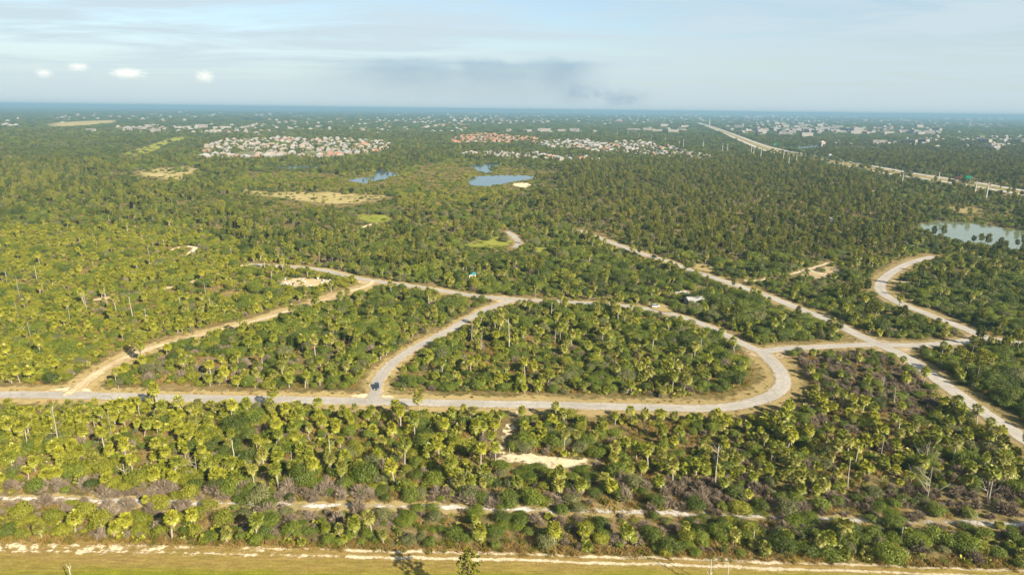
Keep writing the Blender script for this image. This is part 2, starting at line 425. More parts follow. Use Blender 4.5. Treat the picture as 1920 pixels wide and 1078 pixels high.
# ------------------------------------------------------------------ the ground
def ground_sheet():
    a = [0]
    st = 20.0
    while a[-1] < 160000:
        a.append(a[-1] + st); st *= 1.22
    ax = sorted(set([-q for q in a] + a))
    ay = [q + 100 for q in ax]
    n = len(ax)
    V = [(x, y, 0.0) for y in ay for x in ax]
    F = [(j * n + i, j * n + i + 1, (j + 1) * n + i + 1, (j + 1) * n + i) for j in range(n - 1) for i in range(n - 1)]
    me = bpy.data.meshes.new('ground'); me.from_pydata(V, [], F); me.materials.append(M_GROUND)
    tag(link('ground', me), kind='structure')
ground_sheet()

LAYER = [0.0]
def nextz():
    LAYER[0] += 0.006
    return LAYER[0]
def strip(name, P, w, material, jit=0.25, z=None, kind='structure', step=1.5, far=False, patchy=None):
    """a strip of ground with an uneven edge along a polyline, one mesh with a UV across and along it"""
    z = nextz() if z is None else z
    P = smooth(P, step)
    T = np.gradient(P, axis=0); T /= np.linalg.norm(T, axis=1)[:, None] + 1e-9
    N = np.stack([-T[:, 1], T[:, 0]], 1)
    s = np.concatenate([[0], np.cumsum(np.linalg.norm(np.diff(P, axis=0), axis=1))])
    ja = (vnoise(s, 0 * s, 2.2, len(P)) - 0.5 + 0.8 * (vnoise(s, 0 * s, 9.0, len(P) + 3) - 0.5)) * jit * 2
    jb = (vnoise(s, 0 * s, 2.2, len(P) + 7) - 0.5 + 0.8 * (vnoise(s, 0 * s, 9.0, len(P) + 9) - 0.5)) * jit * 2
    ww = np.full(len(P), w / 2)
    if patchy is not None:
        k = np.clip((vnoise(s, 0 * s, patchy[0], 5 + len(P)) - patchy[1]) * 4, 0.0, 1)
        k2 = np.clip((vnoise(s, 0 * s, patchy[0] * 0.35, 15 + len(P)) - 0.3) * 4, 0.15, 1)
        ww = ww * k * k2; ja *= k; jb *= k
    A = P + N * (ww + ja)[:, None]; B = P - N * (ww + jb)[:, None]
    n = len(P)
    V = [(p[0], p[1], z) for p in A] + [(p[0], p[1], z) for p in B]
    F = [(i, n + i, n + i + 1, i + 1) for i in range(n - 1)]
    me = bpy.data.meshes.new(name); me.from_pydata(V, [], F); me.materials.append(material)
    uv = me.uv_layers.new(name='UVMap')
    q = []
    for i in range(n - 1):
        q += [(0, s[i]), (1, s[i]), (1, s[i + 1]), (0, s[i + 1])]
    uv.data.foreach_set('uv', np.array(q, float).ravel())
    ob = link(name, me)
    tag(ob, kind=kind)
    return ob
def sheet(name, poly, material, jit=1.0, z=None, step=3.0, kind='structure'):
    z = nextz() if z is None else z
    P = smooth(poly, step, True)
    k = np.arange(len(P)) * step
    c = P.mean(0); d = P - c; L = np.linalg.norm(d, axis=1)[:, None] + 1e-6
    P = P + d / L * ((vnoise(k, 0 * k, step * 2.5, 3) - 0.5 + 0.5 * (vnoise(k, 0 * k, step * 1.2, 9) - 0.5)) * 2 * jit)[:, None]
    c = P.mean(0); n = len(P)
    I1 = c + (P - c) * 0.62
    V = [(p[0], p[1], z) for p in P] + [(p[0], p[1], z) for p in I1] + [(c[0], c[1], z)]
    F = [(i, (i + 1) % n, n + (i + 1) % n, n + i) for i in range(n)] + [(n + i, n + (i + 1) % n, 2 * n) for i in range(n)]
    U = []
    for i in range(n): U += [(0, 0), (0, 0), (0.5, 0), (0.5, 0)]
    for i in range(n): U += [(0.5, 0), (0.5, 0), (0.5, 0)]
    me = bpy.data.meshes.new(name); me.from_pydata(V, [], F); me.materials.append(material)
    uv = me.uv_layers.new(name='UVMap'); uv.data.foreach_set('uv', np.array(U, float).ravel())
    me.update()
    if sum(q.normal.z * q.area for q in me.polygons) < 0: me.flip_normals()
    ob = link(name, me); tag(ob, kind=kind)
    return ob

# roads as read off the photograph, laid on the ground plane
ROADS = {
    'main': [(-260, 738), (-60, 740), (100, 741), (300, 745), (520, 749.5), (700, 753), (900, 757), (1100, 761), (1240, 765), (1320, 766), (1375, 762), (1420, 752), (1452, 739), (1468, 722), (1466, 703), (1450, 680), (1428, 660)],
    'loop': [(1428, 660), (1395, 646), (1345, 621), (1300, 602), (1240, 585), (1180, 575), (1120, 570), (1050, 566), (970, 562), (900, 556), (850, 549), (780, 538), (700, 527), (655, 519), (600, 506), (540, 500), (465, 496)],
    'track_west': [(700, 527), (685, 538), (645, 550), (590, 568), (520, 590), (440, 612), (340, 637), (240, 668), (175, 705), (125, 741)],
    'car_lane': [(698, 753), (704, 735), (708, 716), (727, 690), (762, 662), (802, 640), (842, 620), (880, 597), (920, 577), (965, 562)],
    'cross': [(1428, 660), (1470, 654), (1520, 651.5), (1590, 648), (1650, 646), (1700, 648), (1765, 645), (1835, 637), (1850, 634)],
    'diagonal': [(1085, 432), (1130, 449), (1200, 475), (1250, 490), (1283, 503), (1340, 522), (1400, 542), (1450, 560), (1505, 582), (1560, 603), (1605, 627), (1650, 647), (1695, 668), (1735, 695), (1790, 735), (1850, 777), (1925, 826), (2050, 905)],
    'east': [(1750, 481), (1705, 494), (1668, 514), (1650, 535), (1657, 551), (1685, 568), (1740, 590), (1800, 613), (1850, 634), (1890, 640), (1960, 651), (2060, 668)],
    'lane_mid': [(952, 434), (966, 446), (973, 455), (965, 465)],
}
ROADW = {k: GL(v) for k, v in ROADS.items()}
WID = {'main': 6.3, 'loop': 5.6, 'track_west': 4.4, 'car_lane': 4.8, 'cross': 6.0, 'diagonal': 6.6, 'east': 6.4, 'lane_mid': 5.0}
VERGE = {'main': 20, 'loop': 13, 'track_west': 17, 'car_lane': 12.5, 'cross': 15, 'diagonal': 16, 'east': 17, 'lane_mid': 12}
for k in ROADW:
    strip('verge', ROADW[k], VERGE[k], M_VERGE, 1.3)
def flare(px, r):
    c = G(*px); a = np.linspace(0, 2 * math.pi, 9)[:-1]
    return [(c[0] + math.cos(q) * r[0], c[1] + math.sin(q) * r[1]) for q in a]
for px, r in (((700, 749), (11, 6)), ((130, 737), (11, 6)), ((1438, 662), (11, 8)), ((1655, 648), (16, 9)), ((1845, 635), (10, 8)), ((962, 563), (12, 7)), ((695, 528), (11, 7))):
    sheet('sandy_shoulder', flare(px, r), M_SAND if px[0] in (700, 130) else M_DIRT, 1.0)
for k in ROADW:
    strip('shoulder', ROADW[k], WID[k] + 2.4, M_DIRTSTRIP, 0.55)
for k in ROADW:
    ob = strip('road', ROADW[k], WID[k], M_DIRTSTRIP if k == 'track_west' else M_ROAD, 0.16)
for off in (-0.95, 0.95):                                  # wheel ruts of the unpaved lane
    strip('wheel_rut', ROADW['track_west'] + np.array([off * 0.5, off]), 1.3, M_SANDRUT, 0.2, patchy=(14, 0.28))

# the utility clearing in front: mown field, two sandy wheel ruts, then the gravel strip in the scrub
T1 = [(-300, 1014), (0, 1027), (200, 1030), (400, 1033), (650, 1038), (860, 1043), (1100, 1049), (1300, 1055), (1600, 1066), (1900, 1076), (2200, 1087)]
T1W = GL(T1)
edge = GL([(-300, 1005), (0, 1016), (300, 1021), (650, 1030), (900, 1036), (1200, 1044), (1600, 1058), (2200, 1080)])
fld = list(map(tuple, edge)) + [(330, 20), (-330, 20)]
bm_poly = [np.array(p) for p in fld]
me = bpy.data.meshes.new('mown_field'); zf = nextz()
E = smooth(edge, 2.0); kk = np.arange(len(E)) * 2.0
E[:, 1] += (vnoise(kk, 0 * kk, 5, 2) - 0.5) * 2.2 + (vnoise(kk, 0 * kk, 2.0, 4) - 0.5) * 0.9
ne = len(E)
me.from_pydata([(p[0], p[1], zf) for p in E] + [(p[0] * 1.3, 20.0, zf) for p in E], [], [(i, ne + i, ne + i + 1, i + 1) for i in range(ne - 1)])
for p in me.polygons:
    pass
me.materials.append(M_FIELD); me.update()
tag(link('mown_field', me), kind='structure')
T1R = GL([p for p in T1 if p[0] >= 600])
for off in (1.15, -1.15):
    strip('sandy_rut', T1R + np.array([0, off]), 1.7, M_SANDRUT, 0.28)
    strip('sandy_rut', GL([p for p in T1 if p[0] <= 660]) + np.array([0, off]), 1.9, M_SANDPATCH, 0.3)
LEFT = [p for p in T1 if p[0] <= 650]
strip('sand_patch', GL(LEFT) + np.array([0, 0.3]), 4.6, M_SANDPATCH, 0.4, patchy=(9, 0.45))
T2 = [(-250, 925), (30, 936), (200, 939), (400, 944), (600, 949), (800, 950), (900, 954), (1100, 959), (1250, 963), (1400, 969), (1600, 976), (1800, 981), (2100, 990)]
T2W = GL(T2)
strip('overgrown_verge', T2W, 6.0, M_VERGE, 1.2)
strip('gravel_strip', T2W, 3.2, M_GRAVEL, 0.4)
SANDPATH = GL([(968, 762), (962, 790), (950, 815), (938, 845), (960, 858)])
strip('sand_path', SANDPATH, 5.0, M_SANDPATCH, 0.7)
SANDLOT = GL([(905, 858), (950, 848), (1000, 850), (1060, 858), (1120, 856), (1125, 868), (1085, 880), (1050, 888), (1020, 882), (985, 872), (930, 868)])
sheet('sand_clearing', SANDLOT, M_SANDLOT, 0.9, step=2.0)
# bare or grassy openings further off
OPEN = {
    'pasture_a': ([(243, 323), (287, 316), (330, 313), (367, 310), (372, 322), (352, 334), (337, 340), (293, 337), (262, 332)], M_PASTURE),
    'strip_b': ([(218, 293), (250, 281), (283, 271), (315, 260), (340, 255), (368, 254), (345, 263), (318, 270), (296, 281), (276, 291), (245, 297)], M_LAWN),
    'pasture_c': ([(420, 352), (500, 360), (560, 360), (640, 361), (720, 366), (748, 371), (720, 380), (660, 388), (600, 386), (540, 376), (470, 366)], M_PASTURE),
    'pasture_d': ([(80, 232), (150, 227), (222, 225), (222, 231), (150, 238), (90, 241)], M_PASTURE),
    'lawn_e': ([(895, 450), (940, 442), (962, 446), (960, 462), (915, 468), (860, 462)], M_LAWN),
    'lawn_f': ([(668, 400), (736, 405), (736, 415), (700, 420), (670, 412)], M_LAWN),
    'pasture_g': ([(1770, 388), (1800, 386), (1845, 392), (1843, 401), (1800, 402), (1772, 397)], M_PASTURE),
    'lawn_h': ([(1000, 463), (1030, 465), (1030, 474), (1005, 474)], M_LAWN),
    'dirt_i': ([(1262, 541), (1290, 545), (1318, 556), (1312, 566), (1285, 560), (1262, 552)], M_DIRT),
    'dirt_j': ([(1490, 508), (1560, 498), (1580, 512), (1560, 524), (1500, 524)], M_DIRT),
    'dirt_k': ([(1215, 563), (1262, 578), (1258, 589), (1225, 581)], M_VERGEGRASS),
    'lot_l': ([(520, 522), (620, 524), (628, 536), (585, 546), (528, 540)], M_DIRT),
    'sand_m': ([(962, 344), (990, 343), (997, 350), (985, 354), (963, 349)], M_SAND),
    'glade_n': ([(1300, 494), (1345, 500), (1340, 512), (1300, 505)], M_VERGEGRASS),
}
OPENW = {}
for k, (pg, mt) in OPEN.items():
    OPENW[k] = GL(pg)
    sheet('clearing', OPENW[k], mt, 1.5 if 'pasture' not in k else 4.0, step=3.0 if pg[0][1] > 430 else 10.0)
TRACKS = [([(1432, 525), (1460, 521), (1500, 510), (1535, 500), (1558, 493), (1580, 493)], 3.5), ([(1520, 508), (1545, 515), (1563, 517)], 3.0),
          ([(320, 470), (345, 463), (366, 466), (350, 478), (335, 482)], 4.5), ([(58, 464), (95, 460), (133, 455)], 5), ([(672, 430), (690, 424), (706, 419)], 5),
          ([(1830, 482), (1850, 484), (1872, 492)], 4), ([(1668, 527), (1720, 533), (1770, 541)], 3.5), ([(1395, 527), (1425, 527), (1440, 522)], 3.5),
          ([(1625, 357), (1660, 364), (1690, 369)], 8)]
TRACKW = []
for pg, w in TRACKS:
    P = GL(pg); TRACKW.append((P, w))
    strip('sandy_track', P, w * 1.2, M_SANDRUT, 0.5)
OLDTRACK = GL([(-100, 600), (30, 593), (120, 575), (240, 552), (330, 538), (420, 512), (465, 497)])
strip('overgrown_track', OLDTRACK, 7.0, M_DIRTSTRIP, 1.4)

PONDS = {
    'pond_green': ([(1722, 430), (1733, 420), (1763, 415.5), (1813, 418), (1863, 426), (1925, 434), (2010, 446), (2010, 480), (1925, 472), (1860, 466), (1800, 455), (1745, 443)], M_WATER_G),
    'pond_mid': ([(877, 337), (900, 331), (940, 329), (1000, 331), (1002, 335), (960, 342), (940, 346), (917, 350), (880, 347)], M_WATER_B),
    'pond_arm': ([(880, 311), (907, 308), (947, 306), (935, 313), (917, 318), (926, 325), (905, 324)], M_WATER_B),
    'pond_west': ([(652, 339), (673, 335), (700, 330), (703, 320), (722, 320), (738, 325), (750, 328), (723, 336), (700, 342), (683, 345)], M_WATER_B),
    'pond_sliver': ([(510, 314), (560, 311.5), (600, 312), (598, 315), (560, 317), (515, 318)], M_WATER_B),
    'pond_town_a': ([(428, 290), (450, 286), (480, 285), (512, 288), (505, 293), (470, 295), (440, 294)], M_WATER_B),
    'pond_town_b': ([(545, 290), (590, 284), (650, 285), (630, 290), (580, 294)], M_WATER_B),
    'canal': ([(1480, 276), (1540, 272), (1552, 275), (1500, 280)], M_WATER_B),
}
PONDW = {}
for k, (pg, mt) in PONDS.items():
    PONDW[k] = GL(pg)
    c = PONDW[k].mean(0)
    sheet('pond_bank', [c + (p - c) * (1 + 7.0 / max(np.linalg.norm(p - c), 1)) for p in PONDW[k]], M_LAWN, 2.5, step=6.0)
    sheet('water', PONDW[k], mt, 1.5, step=6.0)

# the highway far off: two carriageways on either side of a grass median
HWA = GL([(1309, 230), (1335, 238), (1363, 247.5), (1423, 270), (1467, 282), (1510, 289), (1563, 298), (1613, 307), (1680, 320), (1720, 327), (1780, 336), (1847, 346), (1900, 355), (2000, 372)])
HWB = GL([(1309, 231), (1332, 239.5), (1357, 250), (1412, 274), (1455, 289), (1495, 297), (1545, 305), (1593, 313.5), (1647, 323), (1683, 329), (1740, 337), (1793, 345), (1860, 356), (1913, 365), (2000, 380)])
def resamp(P, n=24):
    s_ = np.concatenate([[0], np.cumsum(np.linalg.norm(np.diff(P, axis=0), axis=1))]); q = np.linspace(0, s_[-1], n)
    return np.stack([np.interp(q, s_, P[:, 0]), np.interp(q, s_, P[:, 1])], 1)
HWM = (resamp(HWA) + resamp(HWB)) / 2
strip('highway_verge', HWM, 84, M_PASTURE, 4, step=12)
strip('highway', HWA, 13.5, M_HWY, 0.2, step=8)
strip('highway', HWB, 13.5, M_HWY, 0.2, step=8)
TOWNS = {
    'west': [(378, 297), (385, 276), (430, 264), (540, 260), (640, 262), (720, 268), (735, 276), (700, 292), (600, 297), (480, 300)],
    'orange': [(835, 270), (865, 256), (900, 252), (960, 258), (1010, 262), (1000, 270), (900, 271)],
    'centre': [(1000, 268), (1100, 264), (1140, 276), (1090, 282), (1020, 278)],
    'east': [(1085, 285), (1120, 272), (1190, 266), (1230, 272), (1300, 288), (1352, 298), (1340, 306), (1270, 304), (1200, 292)],
    'south': [(860, 289), (930, 287), (1010, 291), (1140, 300), (1150, 306), (1060, 303), (950, 297), (870, 294)],
}
TOWNW = {k: GL(v) for k, v in TOWNS.items()}
for k in TOWNW:
    sheet('town_ground', TOWNW[k], M_TOWN, 12, step=30)

# ------------------------------------------------------------------ plants: one mesh per part and kind
def fan_frond(mb, base, az, el, L, rad, rs, droop, mi=0, nseg=8):
    """costapalmate palm leaf: a stalk and a fan of drooping blades"""
    d = np.array([math.cos(az) * math.cos(el), math.sin(az) * math.cos(el), math.sin(el)])
    side = np.array([-math.sin(az), math.cos(az), 0.0])
    up = np.cross(d, side) * -1
    if up[2] < 0: up = -up
    hub = base + d * L + np.array([0, 0, -droop * L * 0.35])
    wv = side * 0.03
    mb.add([base - wv, base + wv, hub + wv, hub - wv], [(0, 1, 2, 3)], mi)
    tw = rs.normal(0, 0.25)
    V = [hub]; F = []
    for k in range(nseg):
        a0 = (k / (nseg - 1) - 0.5) * 3.5
        r_ = rad * (1.0 - 0.28 * abs(a0) / 1.75) * rs.uniform(0.85, 1.1)
        c = d * math.cos(a0) + side * math.sin(a0) + up * (0.10 + tw * math.sin(a0))
        c = c / np.linalg.norm(c)
        per = np.cross(c, up); per /= np.linalg.norm(per) + 1e-9
        midp = hub + c * r_ * 0.58
        tip = hub + c * r_ + np.array([0, 0, -rad * (0.22 + droop * 0.6) * rs.uniform(0.6, 1.2)])
        wd = rad * 0.165
        i = len(V)
        V += [midp - per * wd, midp + per * wd, tip]
        F += [(0, i, i + 1), (i, i + 2, i + 1)]
    mb.add(V, F, mi)
def make_palm(seed, h, nfr, dead, crown_r=1.0):
    rs = np.random.default_rng(seed)
    tr, cr, df = MB(), MB(), MB()
    lean = rs.normal(0, 0.06, 2) * h
    pts = [np.array([lean[0] * t ** 1.6, lean[1] * t ** 1.6, h * t - 0.1]) for t in (0, 0.08, 0.3, 0.6, 0.9, 1.0)]
    tr.tube(pts, [0.30, 0.21, 0.185, 0.175, 0.20, 0.16], 7)
    top = pts[-1]
    for k in range(nfr):
        t = (k + rs.uniform(0, 0.6)) / nfr
        el = math.asin(max(-1, 0.99 - 1.62 * t)) + rs.normal(0, 0.09)
        fan_frond(cr, top + np.array([0, 0, 0.25 * (1 - t)]), k * 2.39996 + rs.normal(0, 0.2), el, rs.uniform(0.85, 1.25) * crown_r, rs.uniform(0.8, 1.05) * crown_r, rs, 0.08 + 0.45 * t)
    for k in range(dead):
        fan_frond(df, top + np.array([0, 0, -0.15 - 0.4 * rs.uniform()]), rs.uniform(0, 6.28), R(-38) - rs.uniform(0, 0.6), rs.uniform(0.7, 1.1), rs.uniform(0.5, 0.75), rs, 0.5, nseg=5)
    return {'trunk': tr, 'crown': cr, 'dead_fronds': df, 'h': h}
def leaf_blob(mb, centre, rad, n, size, rs, hollow=0.72, mi=0, flat=0.0):
    """leaf-sized faces through the outer part of an uneven ellipsoid"""
    u = rs.normal(0, 1, (n, 3)); u /= np.linalg.norm(u, axis=1)[:, None]
    keep = u[:, 2] > -0.55
    u = u[keep]; n = len(u)
    ph = rs.uniform(0, 6.28, 6)
    bump = 1 + 0.22 * np.sin(u[:, 0] * 5 + ph[0]) * np.sin(u[:, 1] * 5 + ph[1]) + 0.13 * np.sin(u[:, 2] * 7 + ph[2] + u[:, 0] * 4)
    rr = (hollow + (1.0 - hollow) * rs.uniform(0, 1, n) ** 0.6) * bump + 0.30 * rs.uniform(0, 1, n) ** 5
    P = centre + u * np.asarray(rad) * rr[:, None]
    nr = u + rs.normal(0, 0.42, (n, 3)) + np.array([0, 0, 0.2])
    nr /= np.linalg.norm(nr, axis=1)[:, None]
    a = np.cross(nr, rs.normal(0, 1, (n, 3))); a /= np.linalg.norm(a, axis=1)[:, None] + 1e-9
    b = np.cross(nr, a)
    s = size * rs.uniform(0.6, 1.35, n)[:, None]
    w = s * rs.uniform(0.45, 0.8, n)[:, None]
    k = len(mb.v)
    q = np.stack([P - a * s, P + b * w * 0.9 + nr * s * 0.15, P + a * s, P - b * w * 0.9 + nr * s * 0.15], 1).reshape(-1, 3)
    mb.v.extend(map(tuple, q.tolist()))
    mb.f.extend([(k + 4 * i, k + 4 * i + 1, k + 4 * i + 2, k + 4 * i + 3) for i in range(n)])
    mb.m.extend([mi] * n)
def make_broad(seed, w, h, lobes, n, size, stem=0.25):
    rs = np.random.default_rng(seed)
    tr, cr = MB(), MB()
    base = h * stem
    for k in range(lobes):
        a = k * 2.4 + rs.normal(0, 0.4)
        rr = 0 if k == 0 else w * 0.5 * rs.uniform(0.42, 0.68)
        lr = w * 0.5 * rs.uniform(0.36, 0.58) if k else w * 0.33
        lz = h * (rs.uniform(0.42, 0.74) if k else 0.70)
        c = np.array([math.cos(a) * rr, math.sin(a) * rr, lz])
        leaf_blob(cr, c, (lr, lr, min(lr * 0.85, h - lz) * rs.uniform(0.85, 1.1)), n // lobes, size, rs)
        tr.tube([(0, 0, -0.1), (c[0] * 0.35, c[1] * 0.35, base), c], [0.05 * w * 0.55, 0.035 * w * 0.55, 0.02], 5)
    leaf_blob(cr, np.array([0, 0, h * 0.40]), (w * 0.46, w * 0.46, h * 0.40), n // 4, size, rs)
    return {'trunk': tr, 'crown': cr, 'h': h}
def make_pine(seed, h, spread, crown_frac, ntuft):
    rs = np.random.default_rng(seed)
    tr, cr = MB(), MB()
    lean = rs.normal(0, 0.02, 2) * h
    tr.tube([(lean[0] * t, lean[1] * t, h * t - 0.1) for t in (0, 0.3, 0.65, 0.97)], [0.20, 0.16, 0.12, 0.03], 6)
    for k in range(ntuft):
        t = (k + 0.5) / ntuft
        z = h * (1 - crown_frac + crown_frac * t)
        prof = math.sqrt(max(0.03, 1 - ((t - 0.42) / 0.62) ** 2))
        a = k * 2.39996 + rs.normal(0, 0.3)
        rr = spread * prof * rs.uniform(0.55, 1.0)
        tip = np.array([math.cos(a) * rr + lean[0] * z / h, math.sin(a) * rr + lean[1] * z / h, z + rs.uniform(-0.1, 0.5)])
        st = np.array([lean[0] * z / h, lean[1] * z / h, z - 0.35])
        tr.tube([st, tip], [0.045, 0.015], 3, cap=False)
        for s_ in (1.0, 0.62):
            c = st + (tip - st) * s_ + rs.normal(0, 0.12, 3)
            for q in range(7):
                dv = rs.normal(0, 1, 3); dv[2] = abs(dv[2]) * 0.9 + 0.1; dv /= np.linalg.norm(dv)
                sd = np.cross(dv, rs.normal(0, 1, 3)); sd /= np.linalg.norm(sd)
                L = rs.uniform(0.42, 0.72)
                cr.add([c - sd * 0.05, c + dv * L - sd * 0.20, c + dv * L * 1.15, c + dv * L + sd * 0.20, c + sd * 0.05], [(0, 1, 2, 3, 4)])
    return {'trunk': tr, 'crown': cr, 'h': h}
def make_bare(seed, w, h, n):
    rs = np.random.default_rng(seed)
    mb = MB()
    for k in range(n):
        a = rs.uniform(0, 6.28); el = rs.uniform(0.25, 1.5)
        d = np.array([math.cos(a) * math.cos(el) * w * 0.5, math.sin(a) * math.cos(el) * w * 0.5, math.sin(el) * h]) * rs.uniform(0.45, 1.05)
        st = d * rs.uniform(0.15, 0.55)
        mid = st + (d - st) * 0.5 + rs.normal(0, 0.12, 3)
        sd = np.cross(d, rs.normal(0, 1, 3)); sd /= np.linalg.norm(sd) + 1e-9
        mb.add([st - sd * 0.035, st + sd * 0.035, mid + sd * 0.03, d], [(0, 1, 2), (0, 2, 3)])
        for q in range(3):
            e2 = mid + (d - mid) * rs.uniform(0, 0.9) ; tp = e2 + rs.normal(0, 0.22, 3) + d * 0.10
            s2 = sd * 0.028
            mb.add([e2 - s2, e2 + s2, tp], [(0, 1, 2)])
    return {'twigs': mb, 'h': h}
def make_palmetto(seed, n, r=0.9):
    rs = np.random.default_rng(seed)
    cr = MB()
    for k in range(n):
        t = (k + 0.5) / n
        off = np.array([rs.normal(0, 0.45), rs.normal(0, 0.45), 0.0])
        fan_frond(cr, off, k * 2.4 + rs.normal(0, 0.3), R(80) - t * R(68), rs.uniform(0.7, 1.25) * r, rs.uniform(0.55, 0.85) * r, rs, 0.15 + 0.2 * t, nseg=7)
    return {'fronds': cr, 'h': 1.4}
def make_tuft(seed, n, w, h):
    rs = np.random.default_rng(seed)
    mb = MB()
    for k in range(n):
        p = np.array([rs.normal(0, w * 0.3), rs.normal(0, w * 0.3), -0.03])
        d = np.array([rs.normal(0, 0.32), rs.normal(0, 0.32), 1.0]) * h * rs.uniform(0.5, 1.15)
        sd = np.array([rs.normal(), rs.normal(), 0]); sd = sd / np.linalg.norm(sd) * 0.07
        mb.add([p - sd, p + sd, p + d * 0.6 + sd * 0.7, p + d + np.array([d[0], d[1], -0.1 * h]) * 0.4], [(0, 1, 2, 3)])
    return {'blades': mb, 'h': h}
def make_snag(seed, h, branches, r0=0.16, fork=False):
    rs = np.random.default_rng(seed)
    mb = MB()
    ln = rs.normal(0, 0.035, 2) * h
    n = 6
    pts = [np.array([ln[0] * t + rs.normal(0, 0.05), ln[1] * t + rs.normal(0, 0.05), h * t - 0.15 * (t == 0)]) for t in np.linspace(0, 1, n)]
    mb.tube(pts, list(np.linspace(r0, r0 * 0.42, n)), 6)
    for k in range(branches):
        t = rs.uniform(0.35, 0.97) if not fork else rs.uniform(0.15, 0.7)
        i = min(int(t * (n - 1)), n - 2); f = t * (n - 1) - i
        p = pts[i] * (1 - f) + pts[i + 1] * f
        a = rs.uniform(0, 6.28); L = h * (rs.uniform(0.10, 0.22) if not fork else rs.uniform(0.35, 0.6))
        e1 = p + np.array([math.cos(a) * L * 0.5, math.sin(a) * L * 0.5, L * rs.uniform(0.15, 0.45)])
        e2 = e1 + np.array([math.cos(a + rs.normal(0, 0.5)) * L * 0.5, math.sin(a + rs.normal(0, 0.5)) * L * 0.5, L * rs.uniform(0.2, 0.7)])
        rb = r0 * (0.42 if not fork else 0.62)
        mb.tube([p, e1, e2], [rb, rb * 0.7, rb * 0.25], 5)
        if fork:
            for q in range(3):
                p2 = e1 + (e2 - e1) * rs.uniform(0, 0.8)
                mb.tube([p2, p2 + rs.normal(0, 0.3, 3) * L * 0.5 + np.array([0, 0, L * 0.25])], [rb * 0.4, rb * 0.12], 4)
    return mb

PALMS, BROADS, PINES, BARES, PALMETTOS, TUFTS = [], [], [], [], [], []
for k, (h, nf, dd) in enumerate([(2.3, 42, 7), (3.3, 44, 8), (4.8, 42, 9), (0.9, 36, 4), (6.4, 40, 8), (2.8, 40, 10)]):
    p = make_palm(100 + k, h, nf, dd); p['mats'] = {'trunk': M_PALMTRUNK, 'crown': None, 'dead_fronds': M_DEADFROND}
    for tint in range(3):
        q = dict(p); q['mats'] = dict(p['mats']); q['mats']['crown'] = PALM_LEAF[tint]; PALMS.append(q)     # index = shape*3 + tint
for k, (w, h, lo, n, s) in enumerate([(4.0, 2.5, 8, 2100, 0.125), (5.4, 3.8, 11, 3200, 0.14), (3.0, 1.9, 6, 1400, 0.11), (7.2, 5.0, 16, 5000, 0.155), (4.8, 2.9, 10, 2500, 0.13)]):
    p = make_broad(200 + k, w, h, lo, n, s)
    for tint in range(4):
        q = dict(p); q['mats'] = {'trunk': M_OAKBARK, 'crown': BROAD_LEAF[tint]}; BROADS.append(q)            # shape*4 + tint
for k, (h, sp, cf, n) in enumerate([(9.6, 2.3, 0.52, 54), (11.5, 2.6, 0.46, 58), (8.2, 1.9, 0.60, 48), (12.8, 2.8, 0.44, 62)]):
    p = make_pine(300 + k, h, sp, cf, n)
    for tint in range(2):
        q = dict(p); q['mats'] = {'trunk': M_PINEBARK, 'crown': PINE_LEAF[tint]}; PINES.append(q)             # shape*2 + tint
for k, (w, h, n) in enumerate([(3.4, 2.2, 330), (4.6, 2.6, 430), (2.4, 1.7, 260)]):
    p = make_bare(400 + k, w, h, n); p['mats'] = {'twigs': M_TWIG}; BARES.append(p)
for k in range(3):
    p = make_palmetto(500 + k, 16 + 3 * k)
    for tint in range(3):
        q = dict(p); q['mats'] = {'fronds': PALM_LEAF[tint]}; PALMETTOS.append(q)
for k, (n, w, h) in enumerate([(60, 1.7, 1.1), (80, 2.6, 0.85)]):
    p = make_tuft(600 + k, n, w, h)
    for mt in (M_STRAW, M_HERB):
        q = dict(p); q['mats'] = {'blades': mt}; TUFTS.append(q)                                             # shape*2 + (straw, green)
PARTS = ('trunk', 'crown', 'dead_fronds', 'twigs', 'fronds', 'blades')
for lst, nm in ((PALMS, 'palm'), (BROADS, 'broadleaf'), (PINES, 'pine'), (BARES, 'bare_shrub'), (PALMETTOS, 'palmetto'), (TUFTS, 'grass_tuft')):
    srcs = bpy.data.collections.new(nm + '_kinds')
    for k, p in enumerate(lst):
        p['me'] = {}
        whole = MB(); mats = []
        for part in PARTS:
            if part in p:
                p['me'][part] = p[part].mesh(nm + '_' + part, p['mats'][part])
                whole.join(p[part], len(mats)); mats.append(p['mats'][part])
        so_ = bpy.data.objects.new('%s_kind_%03d' % (nm, k), whole.mesh(nm, mats))
        srcs.objects.link(so_)
    lst[0]['srcs'] = srcs

